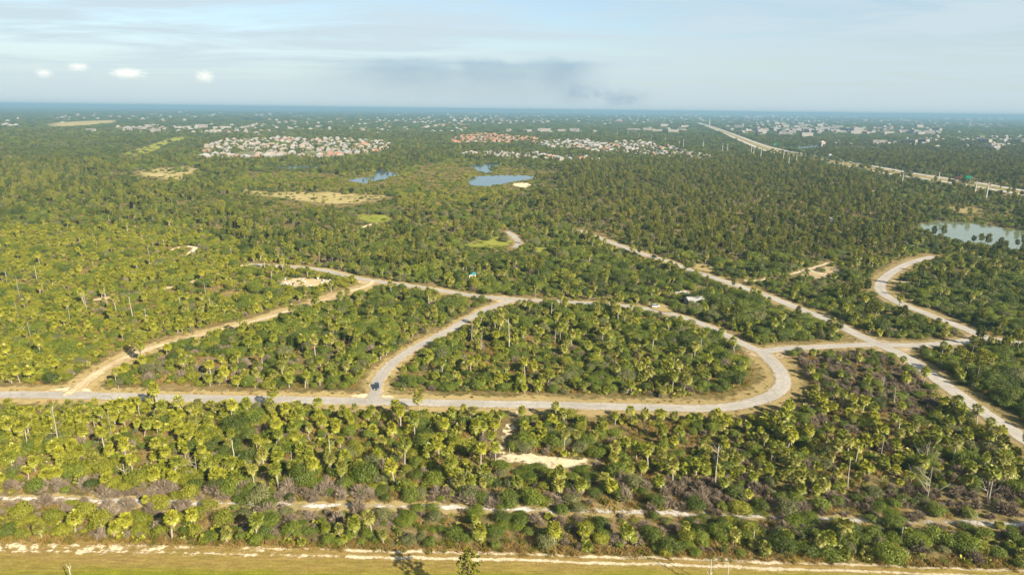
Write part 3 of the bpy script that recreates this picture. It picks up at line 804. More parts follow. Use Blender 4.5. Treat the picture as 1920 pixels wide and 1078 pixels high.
def scatter(name, srcs, pts, label, cat):
    """pts: rows of x, y, z, kind, rotation, scale, z-scale, tilt x, tilt y; one object of kind stuff"""
    pts = np.asarray(pts, float)
    me = bpy.data.meshes.new(name)
    me.vertices.add(len(pts)); me.vertices.foreach_set('co', np.ascontiguousarray(pts[:, :3]).ravel())
    a = me.attributes.new('kind', 'INT', 'POINT'); a.data.foreach_set('value', pts[:, 3].astype(np.int32))
    a = me.attributes.new('turn', 'FLOAT_VECTOR', 'POINT'); a.data.foreach_set('vector', np.stack([pts[:, 7], pts[:, 8], pts[:, 4]], 1).ravel())
    a = me.attributes.new('size', 'FLOAT_VECTOR', 'POINT'); a.data.foreach_set('vector', np.stack([pts[:, 5], pts[:, 5], pts[:, 5] * pts[:, 6]], 1).ravel())
    ob = link(name, me)
    gt = bpy.data.node_groups.new(name + '_nodes', 'GeometryNodeTree')
    gt.interface.new_socket('Geometry', in_out='INPUT', socket_type='NodeSocketGeometry')
    gt.interface.new_socket('Geometry', in_out='OUTPUT', socket_type='NodeSocketGeometry')
    gi = gt.nodes.new('NodeGroupInput'); go = gt.nodes.new('NodeGroupOutput')
    mv = gt.nodes.new('GeometryNodeMeshToPoints')
    iop = gt.nodes.new('GeometryNodeInstanceOnPoints')
    ci = gt.nodes.new('GeometryNodeCollectionInfo'); ci.inputs['Collection'].default_value = srcs
    ci.inputs['Separate Children'].default_value = True; ci.inputs['Reset Children'].default_value = True
    def na(nm, dt):
        n = gt.nodes.new('GeometryNodeInputNamedAttribute'); n.data_type = dt; n.inputs['Name'].default_value = nm
        return n.outputs['Attribute']
    e2r = gt.nodes.new('FunctionNodeEulerToRotation')
    L = gt.links.new
    L(gi.outputs[0], mv.inputs['Mesh']); L(mv.outputs[0], iop.inputs['Points'])
    L(ci.outputs[0], iop.inputs['Instance']); iop.inputs['Pick Instance'].default_value = True
    L(na('kind', 'INT'), iop.inputs['Instance Index'])
    L(na('turn', 'FLOAT_VECTOR'), e2r.inputs[0]); L(e2r.outputs[0], iop.inputs['Rotation'])
    L(na('size', 'FLOAT_VECTOR'), iop.inputs['Scale'])
    L(iop.outputs[0], go.inputs[0])
    md = ob.modifiers.new('plants', 'NODES'); md.node_group = gt
    tag(ob, label, cat, kind='stuff')
    return ob

# ------------------------------------------------------------------ where the plants stand
def ring(d0, d1, s, seed):
    r_ = np.random.default_rng(seed)
    ys = np.arange(d0, d1, s)
    out = []
    for j, y in enumerate(ys):
        half = 0.80 * y + 35
        xs = np.arange(-half, half, s) + (s / 2 if j % 2 else 0)
        out.append(np.stack([xs, np.full(len(xs), y)], 1))
    P = np.concatenate(out)
    P += r_.uniform(-0.75, 0.75, P.shape) * s
    return P
Z = lambda *p: np.array(p, float)
ZONES = [   # polygon in the photograph's frame of the ground, then weights: palm, palmetto, broadleaf, pine, bare, straw, none ; share of yellow tint ; big-tree share
    ('far', Z((-900, 190), (2900, 190), (2900, 330), (-900, 330)), (.02, .02, .62, .18, .02, .02, .12), .15, .35),
    ('middle', Z((-900, 328), (2900, 328), (2900, 445), (-900, 445)), (.10, .06, .46, .16, .06, .07, .15), .26, .22),
    ('scrub', Z((-900, 440), (2900, 440), (2900, 700), (-900, 700)), (.25, .10, .41, .06, .07, .03, .08), .22, .16),
    ('west_scrub', Z((-900, 430), (430, 425), (520, 470), (690, 530), (640, 552), (400, 622), (130, 735), (-900, 735)), (.31, .15, .38, .00, .03, .04, .09), .62, .07),
    ('wedge', Z((690, 535), (900, 560), (830, 620), (720, 690), (690, 745), (140, 745), (250, 668), (450, 612), (640, 552)), (.30, .13, .34, .01, .07, .05, .10), .28, .10),
    ('island', Z((960, 566), (1240, 590), (1400, 660), (1430, 720), (1330, 760), (730, 750), (730, 700), (850, 620)), (.33, .13, .37, .0, .04, .04, .09), .25, .10),
    ('strip', Z((-900, 735), (700, 755), (1330, 768), (1460, 745), (1480, 690), (1440, 660), (1640, 652), (1850, 790), (2900, 950), (2900, 1010), (1900, 985), (900, 955), (-900, 930)), (.40, .14, .20, .0, .08, .14, .16), .40, .04),
    ('strip_west', Z((-900, 735), (420, 748), (420, 930), (-900, 920)), (.36, .14, .26, .0, .05, .08, .11), .62, .05),
    ('front', Z((-900, 930), (700, 952), (2900, 1000), (2900, 1200), (-900, 1200)), (.20, .18, .32, .0, .09, .17, .09), .34, .05),
    ('front_west', Z((-900, 930), (420, 948), (420, 1060), (-900, 1060)), (.18, .20, .34, .0, .04, .16, .08), .75, .04),
    ('bare_patch', Z((1480, 668), (1560, 662), (1640, 665), (1710, 700), (1790, 765), (1700, 790), (1600, 755), (1520, 720)), (.13, .06, .10, .0, .52, .07, .12), .2, .05),
    ('bare_patch2', Z((1490, 780), (1600, 790), (1640, 830), (1560, 830), (1500, 810)), (.2, .06, .12, .0, .42, .07, .13), .2, .05),
    ('brush_south', Z((1150, 900), (1500, 905), (2100, 940), (2100, 1000), (1500, 985), (1150, 965)), (.12, .08, .16, .0, .44, .12, .08), .25, .10),
    ('golden', Z((265, 648), (400, 668), (480, 690), (450, 725), (300, 735), (200, 715)), (.13, .06, .14, .0, .06, .38, .23), .5, .0),
    ('golden2', Z((860, 650), (980, 640), (1120, 655), (1250, 670), (1220, 700), (1000, 715), (870, 695)), (.20, .10, .20, .0, .08, .22, .20), .3, .0),
    ('golden3', Z((1090, 778), (1200, 780), (1290, 800), (1310, 850), (1220, 860), (1120, 830)), (.16, .08, .08, .0, .08, .35, .25), .4, .0),
    ('pines', Z((985, 325), (1100, 308), (1250, 300), (1480, 300), (1620, 335), (1725, 410), (1710, 462), (1640, 490), (1500, 492), (1350, 492), (1230, 472), (1120, 442), (1010, 400)), (.02, .03, .16, .64, .03, .03, .10), .25, .12),
    ('pines_w', Z((-900, 300), (160, 300), (300, 345), (480, 372), (620, 395), (660, 432), (600, 470), (480, 475), (330, 420), (150, 385), (-900, 375)), (.03, .05, .40, .36, .04, .02, .10), .34, .20),
    ('pines_mid', Z((430, 445), (640, 430), (900, 440), (880, 490), (740, 515), (500, 488)), (.10, .05, .36, .30, .06, .03, .10), .3, .15),
    ('pines_hwy', Z((1500, 268), (2900, 268), (2900, 400), (1920, 352), (1700, 318), (1540, 290)), (.0, .0, .30, .62, .0, .0, .08), .1, .3),
    ('pines_pond', Z((1700, 440), (1760, 452), (2100, 474), (2100, 505), (1760, 490)), (.06, .06, .40, .20, .02, .0, .26), .15, .05),
    ('east_wood', Z((1290, 560), (1420, 560), (1580, 625), (1460, 640), (1330, 600)), (.15, .05, .62, .04, .03, .01, .10), .08, .35),
    ('east_wood2', Z((1700, 520), (2900, 560), (2900, 640), (1850, 622), (1690, 560)), (.10, .05, .66, .06, .03, .01, .09), .05, .35),
    ('wetland', Z((470, 322), (660, 330), (860, 300), (1010, 322), (990, 362), (820, 400), (750, 392), (740, 362), (420, 350)), (.0, .05, .62, .02, .05, .13, .16), .66, .12),
]
NAMES = ['palm', 'palmetto', 'broad', 'pine', 'bare', 'straw', 'none']
rows = {n: [] for n in NAMES[:-1]}
canopy = []
BANDS = [(118, 330, 2.15, 1.0), (330, 560, 2.8, 1.0), (560, 1000, 3.9, 1.05), (1000, 1700, 6.0, 1.35), (1700, 3000, 10.5, 2.1)]
for bi, (d0, d1, s, gs) in enumerate(BANDS):
    P = ring(d0, d1, s, 70 + bi)
    x, y = P[:, 0], P[:, 1]
    u, v = project(x, y)
    zi = np.full(len(P), 0)
    for k, (nm, pg, wt, yl, bg_) in enumerate(ZONES):
        zi[inpoly(u, v, pg)] = k
    ok = np.ones(len(P), bool)
    wob = (vnoise(x, y, 6, 3) - 0.5) * 3.2
    rd = np.full(len(P), 1e9)
    for k in ROADW:
        dd = distline(x, y, smooth(ROADW[k], 12)) - VERGE[k] / 2 + 0.2
        rd = np.minimum(rd, dd)
    ok &= rd + wob > 0.4
    if d0 < 400:
        dt2 = distline(x, y, T2W)
        et = np.interp(x, edge[:, 0], edge[:, 1])
        ok &= y + wob * 0.5 > et + 1.2
        ok &= (dt2 > 1.5) | ((vnoise(x, y, 14, 88) > 0.5) & (rng.uniform(0, 1, len(P)) < 0.7))
        ok &= distline(x, y, SANDPATH) + wob * 0.5 > 2.4
        ok &= ~inpoly(x, y, SANDLOT) | (rng.uniform(0, 1, len(P)) < 0.13)
        nt2 = (dt2 < 7.5) & (x > -200)
    else:
        nt2 = np.zeros(len(P), bool)
    for k in OPENW:
        thin = rng.uniform(0, 1, len(P)) < (0.13 if 'pasture' in k else 0.25 if k[:4] == 'dirt' else 0.10)
        ok &= ~inpoly(x, y, OPENW[k]) | thin
    for k in PONDW:
        c = PONDW[k].mean(0)
        ok &= ~inpoly(x, y, np.array([c + (p - c) * (1 + 1.5 / max(np.linalg.norm(p - c), 1)) for p in PONDW[k]]))
    low = np.zeros(len(P), bool)
    for k in PONDW:
        c = PONDW[k].mean(0); rr_ = np.linalg.norm(PONDW[k] - c, axis=1).max()
        if k != 'pond_green': low |= (np.abs(x - c[0]) < rr_) & (y < c[1]) & (y > PONDW[k][:, 1].min() - 75)
    for k in OPENW:
        c = OPENW[k].mean(0); rr_ = np.ptp(OPENW[k][:, 0]) / 2
        if k[:4] in ('past', 'lawn', 'sand', 'stri'): low |= (np.abs(x - c[0]) < rr_) & (y < c[1]) & (y > OPENW[k][:, 1].min() - 0.06 * c[1])
    low |= inpoly(u, v, np.array([(930, 862), (1130, 862), (1150, 905), (960, 905)])) | ((v > 958) & (v < 1000) & (rng.uniform(0, 1, len(P)) < 0.6))
    for Pt, w in TRACKW:
        ok &= distline(x, y, Pt) > w / 2 + 1.6
    if d1 > 450:
        ok &= (distline(x, y, OLDTRACK) > 3.0) | (rng.uniform(0, 1, len(P)) < 0.25)
    if d1 > 900:
        ok &= (distline(x, y, HWM + np.array([-8, -10])) > 42) | ((np.minimum(distline(x, y, HWA), distline(x, y, HWB)) > 14) & (rng.uniform(0, 1, len(P)) < 0.22) & (y < 1900))
        for k in TOWNW:
            ok &= ~inpoly(x, y, TOWNW[k]) | (rng.uniform(0, 1, len(P)) < 0.72)
    W = np.array([z[2] for z in ZONES])[zi]
    W = W.copy()
    # bare shrubs and straw along the gravel strip
    W[nt2] = np.array([.03, .05, .20, .0, .60, .12, .0])
    # clumping: palms and open grass gather in patches
    cl = vnoise(x, y, 17, 21); c2 = vnoise(x, y, 11, 33); c3 = vnoise(x, y, 26, 41)
    W[:, 0] *= np.where(v > 735, 0.62, 0.48) * (0.25 + 1.7 * cl); W[:, 2] *= 0.35 + 1.5 * (1 - cl); W[:, 4] *= 0.25 + 2.6 * np.clip(c2 - 0.42, 0, 1) * 2; W[:, 5] *= 0.5 + 4.0 * np.clip(c3 - 0.5, 0, 1) * 2
    W[:, 6] *= 0.3 + 2.6 * np.clip(c3 - 0.4, 0, 1) * 1.6
    bz = np.isin(zi, [k for k, q in enumerate(ZONES) if q[0] in ('bare_patch', 'bare_patch2', 'brush_south')]); W[bz, 4] = W[bz, 4] * 1.3 + 0.30
    gapm = np.clip((vnoise(x, y, 38, 91) * 0.6 + vnoise(x, y, 13, 93) * 0.4) * 3.2 - 1.75, 0, 1)
    W[:, 6] += np.where(v < 450, 0.75, 0.45) * gapm; W[:, 5] += 0.30 * gapm; W[:, 3] *= 1 - 0.8 * gapm
    W /= W.sum(1)[:, None]
    cum = np.cumsum(W, 1)
    pick = (rng.uniform(0, 1, len(P))[:, None] > cum).sum(1)
    yl = np.array([z[3] for z in ZONES])[zi]; big = np.array([z[4] for z in ZONES])[zi]
    tone = vnoise(x, y, 30, 51) * 0.6 + vnoise(x, y, 9, 57) * 0.4
    macro = 0.74 + 0.52 * vnoise(x, y, 24, 95)
    for i in np.nonzero(ok)[0]:
        k = pick[i]
        if k == 6: continue
        nm = NAMES[k]
        rz = rng.uniform(0, 6.283); sc = (0.52 + 0.68 * rng.uniform() ** 0.9) * gs; zs = rng.uniform(0.78, 1.25)
        tx, ty = rng.normal(0, 0.03, 2)
        sc *= macro[i]
        r1 = rng.uniform()
        if low[i]:
            if nm in ('pine', 'palm') and rng.uniform() < 0.9: nm = 'broad'
            zs *= 0.55; sc *= 0.85
        yel = (rng.uniform() * 0.55 + tone[i] * 0.45) < yl[i] * 0.95
        if nm == 'palm':
            shp = int(rng.choice(6, p=[.26, .22, .12, .20, .05, .15])) if y[i] < 260 or zi[i] not in (3,) else int(rng.choice(6, p=[.30, .20, .08, .24, .03, .15]))
            tint = 0 if yel else (1 if r1 < 0.62 else 2)
            kind = shp * 3 + tint; tx *= 2; ty *= 2; sc = min(sc * 1.02, 1.1 * gs)
        elif nm == 'palmetto':
            kind = int(rng.integers(0, 3)) * 3 + (0 if yel else (1 if r1 < 0.6 else 2))
        elif nm == 'broad':
            if rng.uniform() < big[i] * 0.55 and rd[i] > 6: shp = 3
            elif rng.uniform() < big[i] and rd[i] > 4: shp = 1
            else: shp = int(rng.choice([0, 2, 4], p=[.4, .32, .28]))
            if yel: tint = 2 if shp != 3 else 1
            elif tone[i] < 0.50: tint = 0 if shp in (1, 3) or r1 < 0.42 else 1
            else: tint = 1 if r1 < 0.7 else (3 if r1 < 0.88 else 0)
            kind = shp * 4 + tint
        elif nm == 'pine':
            kind = int(rng.integers(0, 4)) * 2 + (0 if r1 < 0.72 else 1); sc = rng.uniform(0.5, 0.98) * (gs if gs < 1.3 else 0.8 + 0.35 * gs)
            if gs > 1.3: zs *= 1.0 / (0.62 + 0.42 * gs)
        elif nm == 'bare':
            kind = int(rng.integers(0, 3))
        else:
            kind = int(rng.integers(0, 2)) * 2 + (0 if r1 < 0.75 else 1)
        if gs > 1.3 and nm != 'pine':
            zs *= 1.0 / (0.55 + 0.42 * gs)
        if nm == 'pine' and s < 5 and rng.uniform() < (0.6 if s > 3.5 else 0.72):
            nm = 'broad'; kind = int(rng.choice([0, 2])) * 4 + int(rng.choice([1, 1, 2, 3])); zs = 0.6
            if rng.uniform() < 0.15: continue
        rows[nm].append((x[i], y[i], 0.0, kind, rz, sc, zs, tx, ty, zi[i], rd[i]))
        if nm == 'pine' and gs < 1.3 and rng.uniform() < 0.55:        # scrub under the pines
            a = rng.uniform(0, 6.28)
            rows['broad'].append((x[i] + math.cos(a) * 1.8, y[i] + math.sin(a) * 1.8, 0.0, int(rng.choice([0, 2])) * 4 + int(rng.choice([1, 1, 2, 3])), rz, sc * 0.8, 0.7, 0, 0, zi[i], rd[i]))
# tufts along verges, the field edge and in the gaps of the near scrub
P = ring(122, 330, 1.25, 99)
x, y = P[:, 0], P[:, 1]
et = np.interp(x, edge[:, 0], edge[:, 1])
rd = np.full(len(P), 1e9)
for k in ROADW:
    rd = np.minimum(rd, distline(x, y, smooth(ROADW[k], 12)) - WID[k] / 2 - 0.8)
ok = (rd > 0) & (y > et - 0.6) & (distline(x, y, T2W) > 1.6) & (distline(x, y, SANDPATH) > 3.2) & ~inpoly(x, y, SANDLOT)
dens = np.where(y - et < 3.2, 0.75, np.where(rd < 6.5, 0.10, 0.30 * np.clip(vnoise(x, y, 14, 77) * 2.2 - 0.6, 0.1, 1)))
ok &= rng.uniform(0, 1, len(P)) < dens
for i in np.nonzero(ok)[0]:
    s_ = rng.uniform(0.5, 1.05) * (0.6 if rd[i] < 6.5 else 1)
    rows['straw'].append((x[i], y[i], 0.0, int(rng.integers(0, 2)) * 2 + (0 if rng.uniform() < 0.7 else 1), rng.uniform(0, 6.28), s_, rng.uniform(0.7, 1.2), 0, 0, 99, rd[i]))

P = ring(100, 150, 0.9, 131)
x, y = P[:, 0], P[:, 1]
et = np.interp(x, edge[:, 0], edge[:, 1]); tr_ = np.interp(x, T1W[:, 0], T1W[:, 1])
ok = (y < et) & (np.abs(y - tr_) > 2.1) & (rng.uniform(0, 1, len(P)) < 0.25 + 0.5 * vnoise(x * 0.4, y, 4, 5))
for i in np.nonzero(ok)[0]:
    grn = rng.uniform() < np.clip((133 - y[i]) / 22, 0.1, 0.8)
    rows['straw'].append((x[i], y[i], 0.0, int(rng.integers(0, 2)) * 2 + int(grn), rng.uniform(0, 6.28), rng.uniform(0.35, 0.6), rng.uniform(0.3, 0.55), 0, 0, 99, 9))
# far woods: the same trees drawn as stands, thinning into the haze
for bi, (d0, d1, s, gs, sq) in enumerate([(3000, 5200, 22, 4.6, 0.34), (5200, 9500, 46, 9.0, 0.2), (9500, 26000, 130, 24.0, 0.085)]):
    P = ring(d0, d1, s, 170 + bi)
    x, y = P[:, 0], P[:, 1]
    nz = vnoise(x, y * 0.5, 700, 61) * 0.6 + vnoise(x, y, 240, 63) * 0.4
    ok = (rng.uniform(0, 1, len(P)) < np.clip(nz * 2.4 - 0.35, 0.12, 1)) & (distline(x, y, HWM) > 40)
    for k in ('pasture_d',):
        ok &= ~inpoly(x, y, OPENW[k])
    for i in np.nonzero(ok)[0]:
        canopy.append((x[i], y[i], -0.3, int(rng.choice([0, 1, 4])) * 4 + int(rng.choice([0, 1, 3], p=[.5, .4, .1])), rng.uniform(0, 6.28), rng.uniform(0.7, 1.25) * gs * 1.25, rng.uniform(0.8, 1.2) * sq, 0, 0, 0, 99))

# ------------------------------------------------------------------ individuals: the 300 of each kind that show largest; the rest is stuff
PLACE_N = {'far': 'in the far woods', 'middle': 'in the middle woods', 'scrub': 'in scrub beyond the loop road', 'west_scrub': 'in the bright western scrub', 'wedge': 'in the wedge between two lanes',
         'island': 'on the loop road island', 'strip': 'in the strip below the main road', 'strip_west': 'in the sunny western palm strip', 'front': 'in the thicket behind the field', 'front_west': 'in the yellow field-edge thicket',
         'bare_patch': 'in bare brush by the crossroads', 'bare_patch2': 'in bare brush below the crossroads', 'golden': 'in the golden lane-side grass', 'golden2': 'in gaps of the loop island', 'golden3': 'in dry grass past the sand clearing',
         'pines': 'in the olive pine wood', 'pines_w': 'in the western pine wood', 'pines_mid': 'in the pine belt behind the loop', 'pines_hwy': 'in the highway pine wood', 'pines_pond': 'on the green pond bank', 'east_wood': 'in the dark roadside wood',
         'east_wood2': 'in the dark bend-side wood', 'wetland': 'in the wetland by the ponds', 'brush_south': 'in the brown brush behind the field'}
PLACE = {k: PLACE_N[z[0]] for k, z in enumerate(ZONES)}
def feature(x, y):
    p = np.array([[x], [y]])
    a = np.array([x]); b = np.array([y])
    if y < 330:
        if distline(a, b, SANDPATH)[0] < 9: return 'beside the sand path'
        if np.hypot(*(np.array([x, y]) - SANDLOT.mean(0))) < 17: return 'at the sand clearing'
        if distline(a, b, T2W)[0] < 7: return 'beside the gravel strip'
        if y - np.interp(x, edge[:, 0], edge[:, 1]) < 6: return 'at the mown field edge'
    for k, t_ in (('main', 'on the main road verge'), ('car_lane', 'on the dark-car lane verge'), ('track_west', 'on the unpaved lane verge'), ('diagonal', 'on the diagonal road verge'), ('loop', 'on the loop road verge'), ('cross', 'on the crossroads verge'), ('east', 'on the bending eastern road verge')):
        if distline(a, b, ROADW[k])[0] < VERGE[k] / 2 + 4: return t_
    return None
def split(nm, lst, hts):
    A = np.array(rows[nm])
    if len(A) == 0: return A, A
    u, v = project(A[:, 0], A[:, 1], 2.0)
    h = np.array([lst[int(k)]['h'] for k in A[:, 3]]) * A[:, 5] * A[:, 6]
    size = (h + 2.5) / (A[:, 1] + 60)
    size[(u < -5) | (u > 1925) | (v > 1080)] = -1
    od = np.argsort(-size)
    n = min(300, int((size > 0).sum()))
    return A[od[:n]], A[od[n:]]
ROLL_CALL = []
def individuals(nm, lst, obname, cat, words, plural):
    A, B = split(nm, lst, None)
    for r_ in A:
        p = lst[int(r_[3])]
        h = p['h'] * r_[5] * r_[6]
        parts = list(p['me'].items())
        if len(parts) == 1:
            ob = link(obname, parts[0][1], None, (r_[0], r_[1], 0), r_[4], (r_[5], r_[5], r_[5] * r_[6]))
        else:
            ob = empty(obname, (r_[0], r_[1], 0), r_[4], (r_[5], r_[5], r_[5] * r_[6]))
            for pn, pm in parts:
                link(pn, pm, ob)
        ob.rotation_euler = (r_[7], r_[8], r_[4])
        ROLL_CALL.append((ob, words(p, int(r_[3]), h), cat, plural, float(r_[0]), float(r_[1]), int(r_[9]), r_[5]))
    return B
LABS = {}
LANDMARKS = {'the dark blue car': G(706, 728), 'the sand clearing': G(1040, 868), 'the lone field pine': G(880, 1040), 'the crossroads': G(1650, 648), 'the loop bend': G(1468, 722), 'the cabin': G(885, 522), 'the white boxes': G(570, 533), 'the green pond': G(1800, 440), 'the white shed': G(1556, 417), 'the lane junction': G(130, 740), 'the bright lawn': G(920, 455), 'the black car': G(1227, 483), 'the campers': G(1340, 575), 'the tall snag': G(112, 842), 'the crooked dead trees': G(380, 895), 'the big white dead tree': G(1738, 940), 'the road bend': G(1650, 535), 'the sandy side track': G(1520, 508), 'the lane pine': G(265, 679), 'the western tracks': G(345, 470)}
def name_plants():
    """labels: look, then what it stands beside, then the patch of ground"""
    XY = np.array([(q[4], q[5]) for q in ROLL_CALL]); cats = [q[3] for q in ROLL_CALL]
    SN = np.array([p for p, ty, h in SNAGPOS])
    for i, (ob, look, cat, plural, x, y, zi, sc) in enumerate(ROLL_CALL):
        where = feature(x, y) or PLACE.get(zi, 'in the scrub')
        ds = np.hypot(SN[:, 0] - x, SN[:, 1] - y); j = int(np.argmin(ds))
        near = ''
        if ds[j] < 6: near = 'next to ' + ['a bare pale snag', 'a pale broken snag', 'the tall stubbed snag', 'a forked dead tree', 'a sprawling white dead tree'][SNAGPOS[j][1]]
        else:
            dd = np.hypot(XY[:, 0] - x, XY[:, 1] - y); dd[i] = 1e9
            j = int(np.argmin(dd))
            if dd[j] < 4.5: near = 'touching a ' + ROLL_CALL[j][1]
            elif dd[j] > 12: near = 'standing apart'
        lab = (look + ' ' + near + ' ' + where).split()
        if len(lab) > 16:
            lab = (look + ' ' + where).split()[:16]
        tag(ob, ' '.join(lab), cat, plural + ' ' + where)
        LABS.setdefault(' '.join(lab), []).append((ob, look, where, x, y))
    for lab, L_ in LABS.items():
        if len(L_) < 2: continue
        for ob, look, where, x, y in L_:
            k = min(LANDMARKS, key=lambda q: math.hypot(LANDMARKS[q][0] - x, LANDMARKS[q][1] - y))
            if math.hypot(LANDMARKS[k][0] - x, LANDMARKS[k][1] - y) < 90 + 0.1 * y:
                w = (lab + ' near ' + k).split()
                if len(w) <= 16: ob['label'] = ' '.join(w)
                elif len((look + ' ' + where + ' near ' + k).split()) <= 16: ob['label'] = look + ' ' + where + ' near ' + k
PT = ['yellow-green', 'mid-green', 'olive']
BT = ['dark green', 'leaf-green', 'bright yellow-green', 'grey-green']
restA = individuals('palm', PALMS, 'cabbage_palm', 'palm', lambda p, k, h: ('squat ' if h < 2 else 'short ' if h < 4.2 else 'tall ' if h > 6.5 else '') + PT[k % 3] + ' cabbage palm', 'cabbage palms')
restB = individuals('broad', BROADS, 'leafy_shrub', 'shrub', lambda p, k, h: ('low ' if h < 2.3 else 'big ' if h > 4.6 else 'rounded ') + BT[k % 4] + (' spreading oak' if k // 4 == 3 else ' leafy shrub'), 'leafy shrubs')
restC = individuals('pine', PINES, 'pine_tree', 'pine', lambda p, k, h: ('tall ' if h > 12.5 else 'slender ') + ('olive' if k % 2 == 0 else 'deep green') + ' pine tree', 'pines')
restD = individuals('bare', BARES, 'bare_shrub', 'shrub', lambda p, k, h: ('low ' if h < 1.8 else '') + 'leafless grey-brown shrub', 'leafless shrubs')
restE = individuals('palmetto', PALMETTOS, 'palmetto', 'palmetto', lambda p, k, h: 'low ' + PT[k % 3] + ' palmetto clump', 'palmettos')
scatter('palm_scrub', PALMS[0]['srcs'], restA[:, :9], 'countless cabbage palms spreading over the scrub beyond the nearer ones', 'palms')
scatter('shrub_cover', BROADS[0]['srcs'], restB[:, :9], 'unbroken cover of leafy shrubs and oaks across the flat land', 'shrubs')
scatter('pine_wood', PINES[0]['srcs'], restC[:, :9], 'wide olive pine woods reaching from the scrub to the highway', 'pine wood')
scatter('brushwood', BARES[0]['srcs'], restD[:, :9], 'grey-brown leafless brush scattered through the scrub', 'brush')
scatter('palmetto_cover', PALMETTOS[0]['srcs'], restE[:, :9], 'low palmetto fans filling the gaps between the palms', 'palmetto')
scatter('dry_grass', TUFTS[0]['srcs'], np.array(rows['straw'])[:, :9], 'tufts of dry golden grass on verges and in gaps', 'grass')
scatter('distant_woods', BROADS[0]['srcs'], np.array(canopy)[:, :9], 'far dark woods fading blue towards the horizon', 'woods')

# ------------------------------------------------------------------ bleached snags and dead trees
def height_at(p, vtop):
    lo, hi = 0.2, 60.0
    for _ in range(30):
        mid = (lo + hi) / 2
        if project(p[0], p[1], mid)[1] > vtop: lo = mid
        else: hi = mid
    return lo
SNAGS = [(37, 560, 518, 0), (70, 531, 497, 0), (35, 600, 567, 0), (132, 608, 571, 0), (163, 585, 547, 1), (198, 565, 538, 0), (205, 600, 550, 0), (250, 600, 555, 0), (274, 617, 578, 1),
         (48, 637, 614, 0), (58, 635, 603, 0), (395, 583, 557, 0), (387, 560, 529, 0), (340, 579, 555, 0), (92, 470, 452, 0), (183, 470, 452, 0), (281, 495, 470, 0), (175, 500, 488, 0),
         (884, 645, 604, 1), (901, 660, 622, 1), (955, 660, 598, 0), (1040, 645, 618, 0), (1033, 602, 567, 0), (849, 657, 643, 0), (1264, 690, 671, 0), (1313, 664, 634, 1),
         (1697, 716, 694, 0), (1652, 735, 705, 0), (1675, 760, 726, 0), (1784, 674, 650, 1), (1820, 505, 488, 0), (1496, 520, 500, 0), (1395, 520, 503, 0),
         (112, 842, 762, 2), (52, 848, 806, 0), (209, 815, 768, 3), (441, 887, 826, 0), (231, 770, 722, 0), (508, 778, 750, 3), (163, 842, 815, 3), (236, 902, 868, 4), (370, 892, 855, 4), (410, 905, 872, 4),
         (620, 884, 823, 0), (547, 878, 845, 0), (580, 825, 800, 0), (1340, 912, 838, 2), (1682, 832, 785, 1), (1556, 850, 818, 0), (1602, 876, 835, 0), (1588, 918, 858, 0), (1652, 852, 815, 0),
         (1735, 868, 826, 3), (1738, 940, 876, 4), (1850, 934, 898, 4), (1832, 992, 962, 3), (1411, 1022, 994, 0), (1688, 1020, 988, 0), (1218, 962, 950, 1), (865, 910, 882, 3), (1446, 862, 842, 0), (957, 866, 840, 0),
         (1330, 1110, 1047, 2), (1362, 1118, 1055, 1), (138, 1106, 1062, 1)]
SNAG_WORDS = ['pale dead trunk standing bare', 'pale dead trunk with short broken branches', 'tall bleached dead tree with stubs of branches', 'small forked dead tree, bleached white', 'spreading white dead tree with crooked limbs']
SNAGPOS = []
def zone_of(x, y):
    u, v = project(np.array([x]), np.array([y])); z = 0
    for k, q in enumerate(ZONES):
        if inpoly(u, v, q[1])[0]: z = k
    return z
for k, (px, pb, pt, ty) in enumerate(SNAGS):
    p = G(px, pb); h = height_at(p, pt)
    if ty in (3, 4): mb = make_snag(700 + k, h, 4 if ty == 3 else 6, 0.10 if ty == 3 else 0.13, True)
    else: mb = make_snag(700 + k, h, [1, 4, 9][ty], 0.11 + 0.007 * h)
    ft = feature(p[0], p[1]) or PLACE[zone_of(p[0], p[1])]
    if pb > 1080: ft = ['beyond the ruts of the mown field', 'standing in the mown field', 'alone on the grass of the mown field'][k % 3]
    ob = link('dead_tree', mb.mesh('dead_tree', M_SNAG, True), None, (p[0], p[1], 0))
    tag(ob, ' '.join((SNAG_WORDS[ty] + ', %d metres tall, ' % round(h) + ft).split()[:16]), 'dead tree', 'dead trees ' + ft)
    SNAGPOS.append((p, ty, h))
    if ty == 2 and px == 112:      # it carries tufts of green at its head in the photograph
        pass
name_plants()
# the pine that stands on the mown field below the frame, its crown in view, its shadow over the ruts
def lone_pine():
    h = 15.0
    y0 = 1.0; p = None
    lo, hi = 60.0, 200.0
    for _ in range(40):
        md = (lo + hi) / 2
        if project(np.array([-8.4]), np.array([md]), h)[1][0] > 1034: lo = md
        else: hi = md
    root = empty('pine_tree', (-8.5, lo, 0))
    q = make_pine(977, h, 2.6, 0.45, 36)
    link('trunk', q['trunk'].mesh('trunk', M_PINEBARK), root); link('crown', q['crown'].mesh('crown', PINE_LEAF_YELLOW), root)
    tag(root, 'lone sparse yellow-green pine on the mown field by the sandy ruts', 'pine')
PINE_LEAF_YELLOW = leaf_mat('pine_needles_yellow', (0.15, 0.16, 0.02), (0.30, 0.28, 0.04), 0.3, 0.0)  # yellower needle colour, used by the lone pine only
lone_pine()
p = G(265, 679); q = make_pine(981, height_at(p, 622), 2.4, 0.35, 34); root = empty('pine_tree', (p[0], p[1], 0))
link('trunk', q['trunk'].mesh('trunk', M_PINEBARK), root); link('crown', q['crown'].mesh('crown', PINE_LEAF[0]), root)
tag(root, 'single thin pine with a small crown beside the unpaved lane', 'pine')

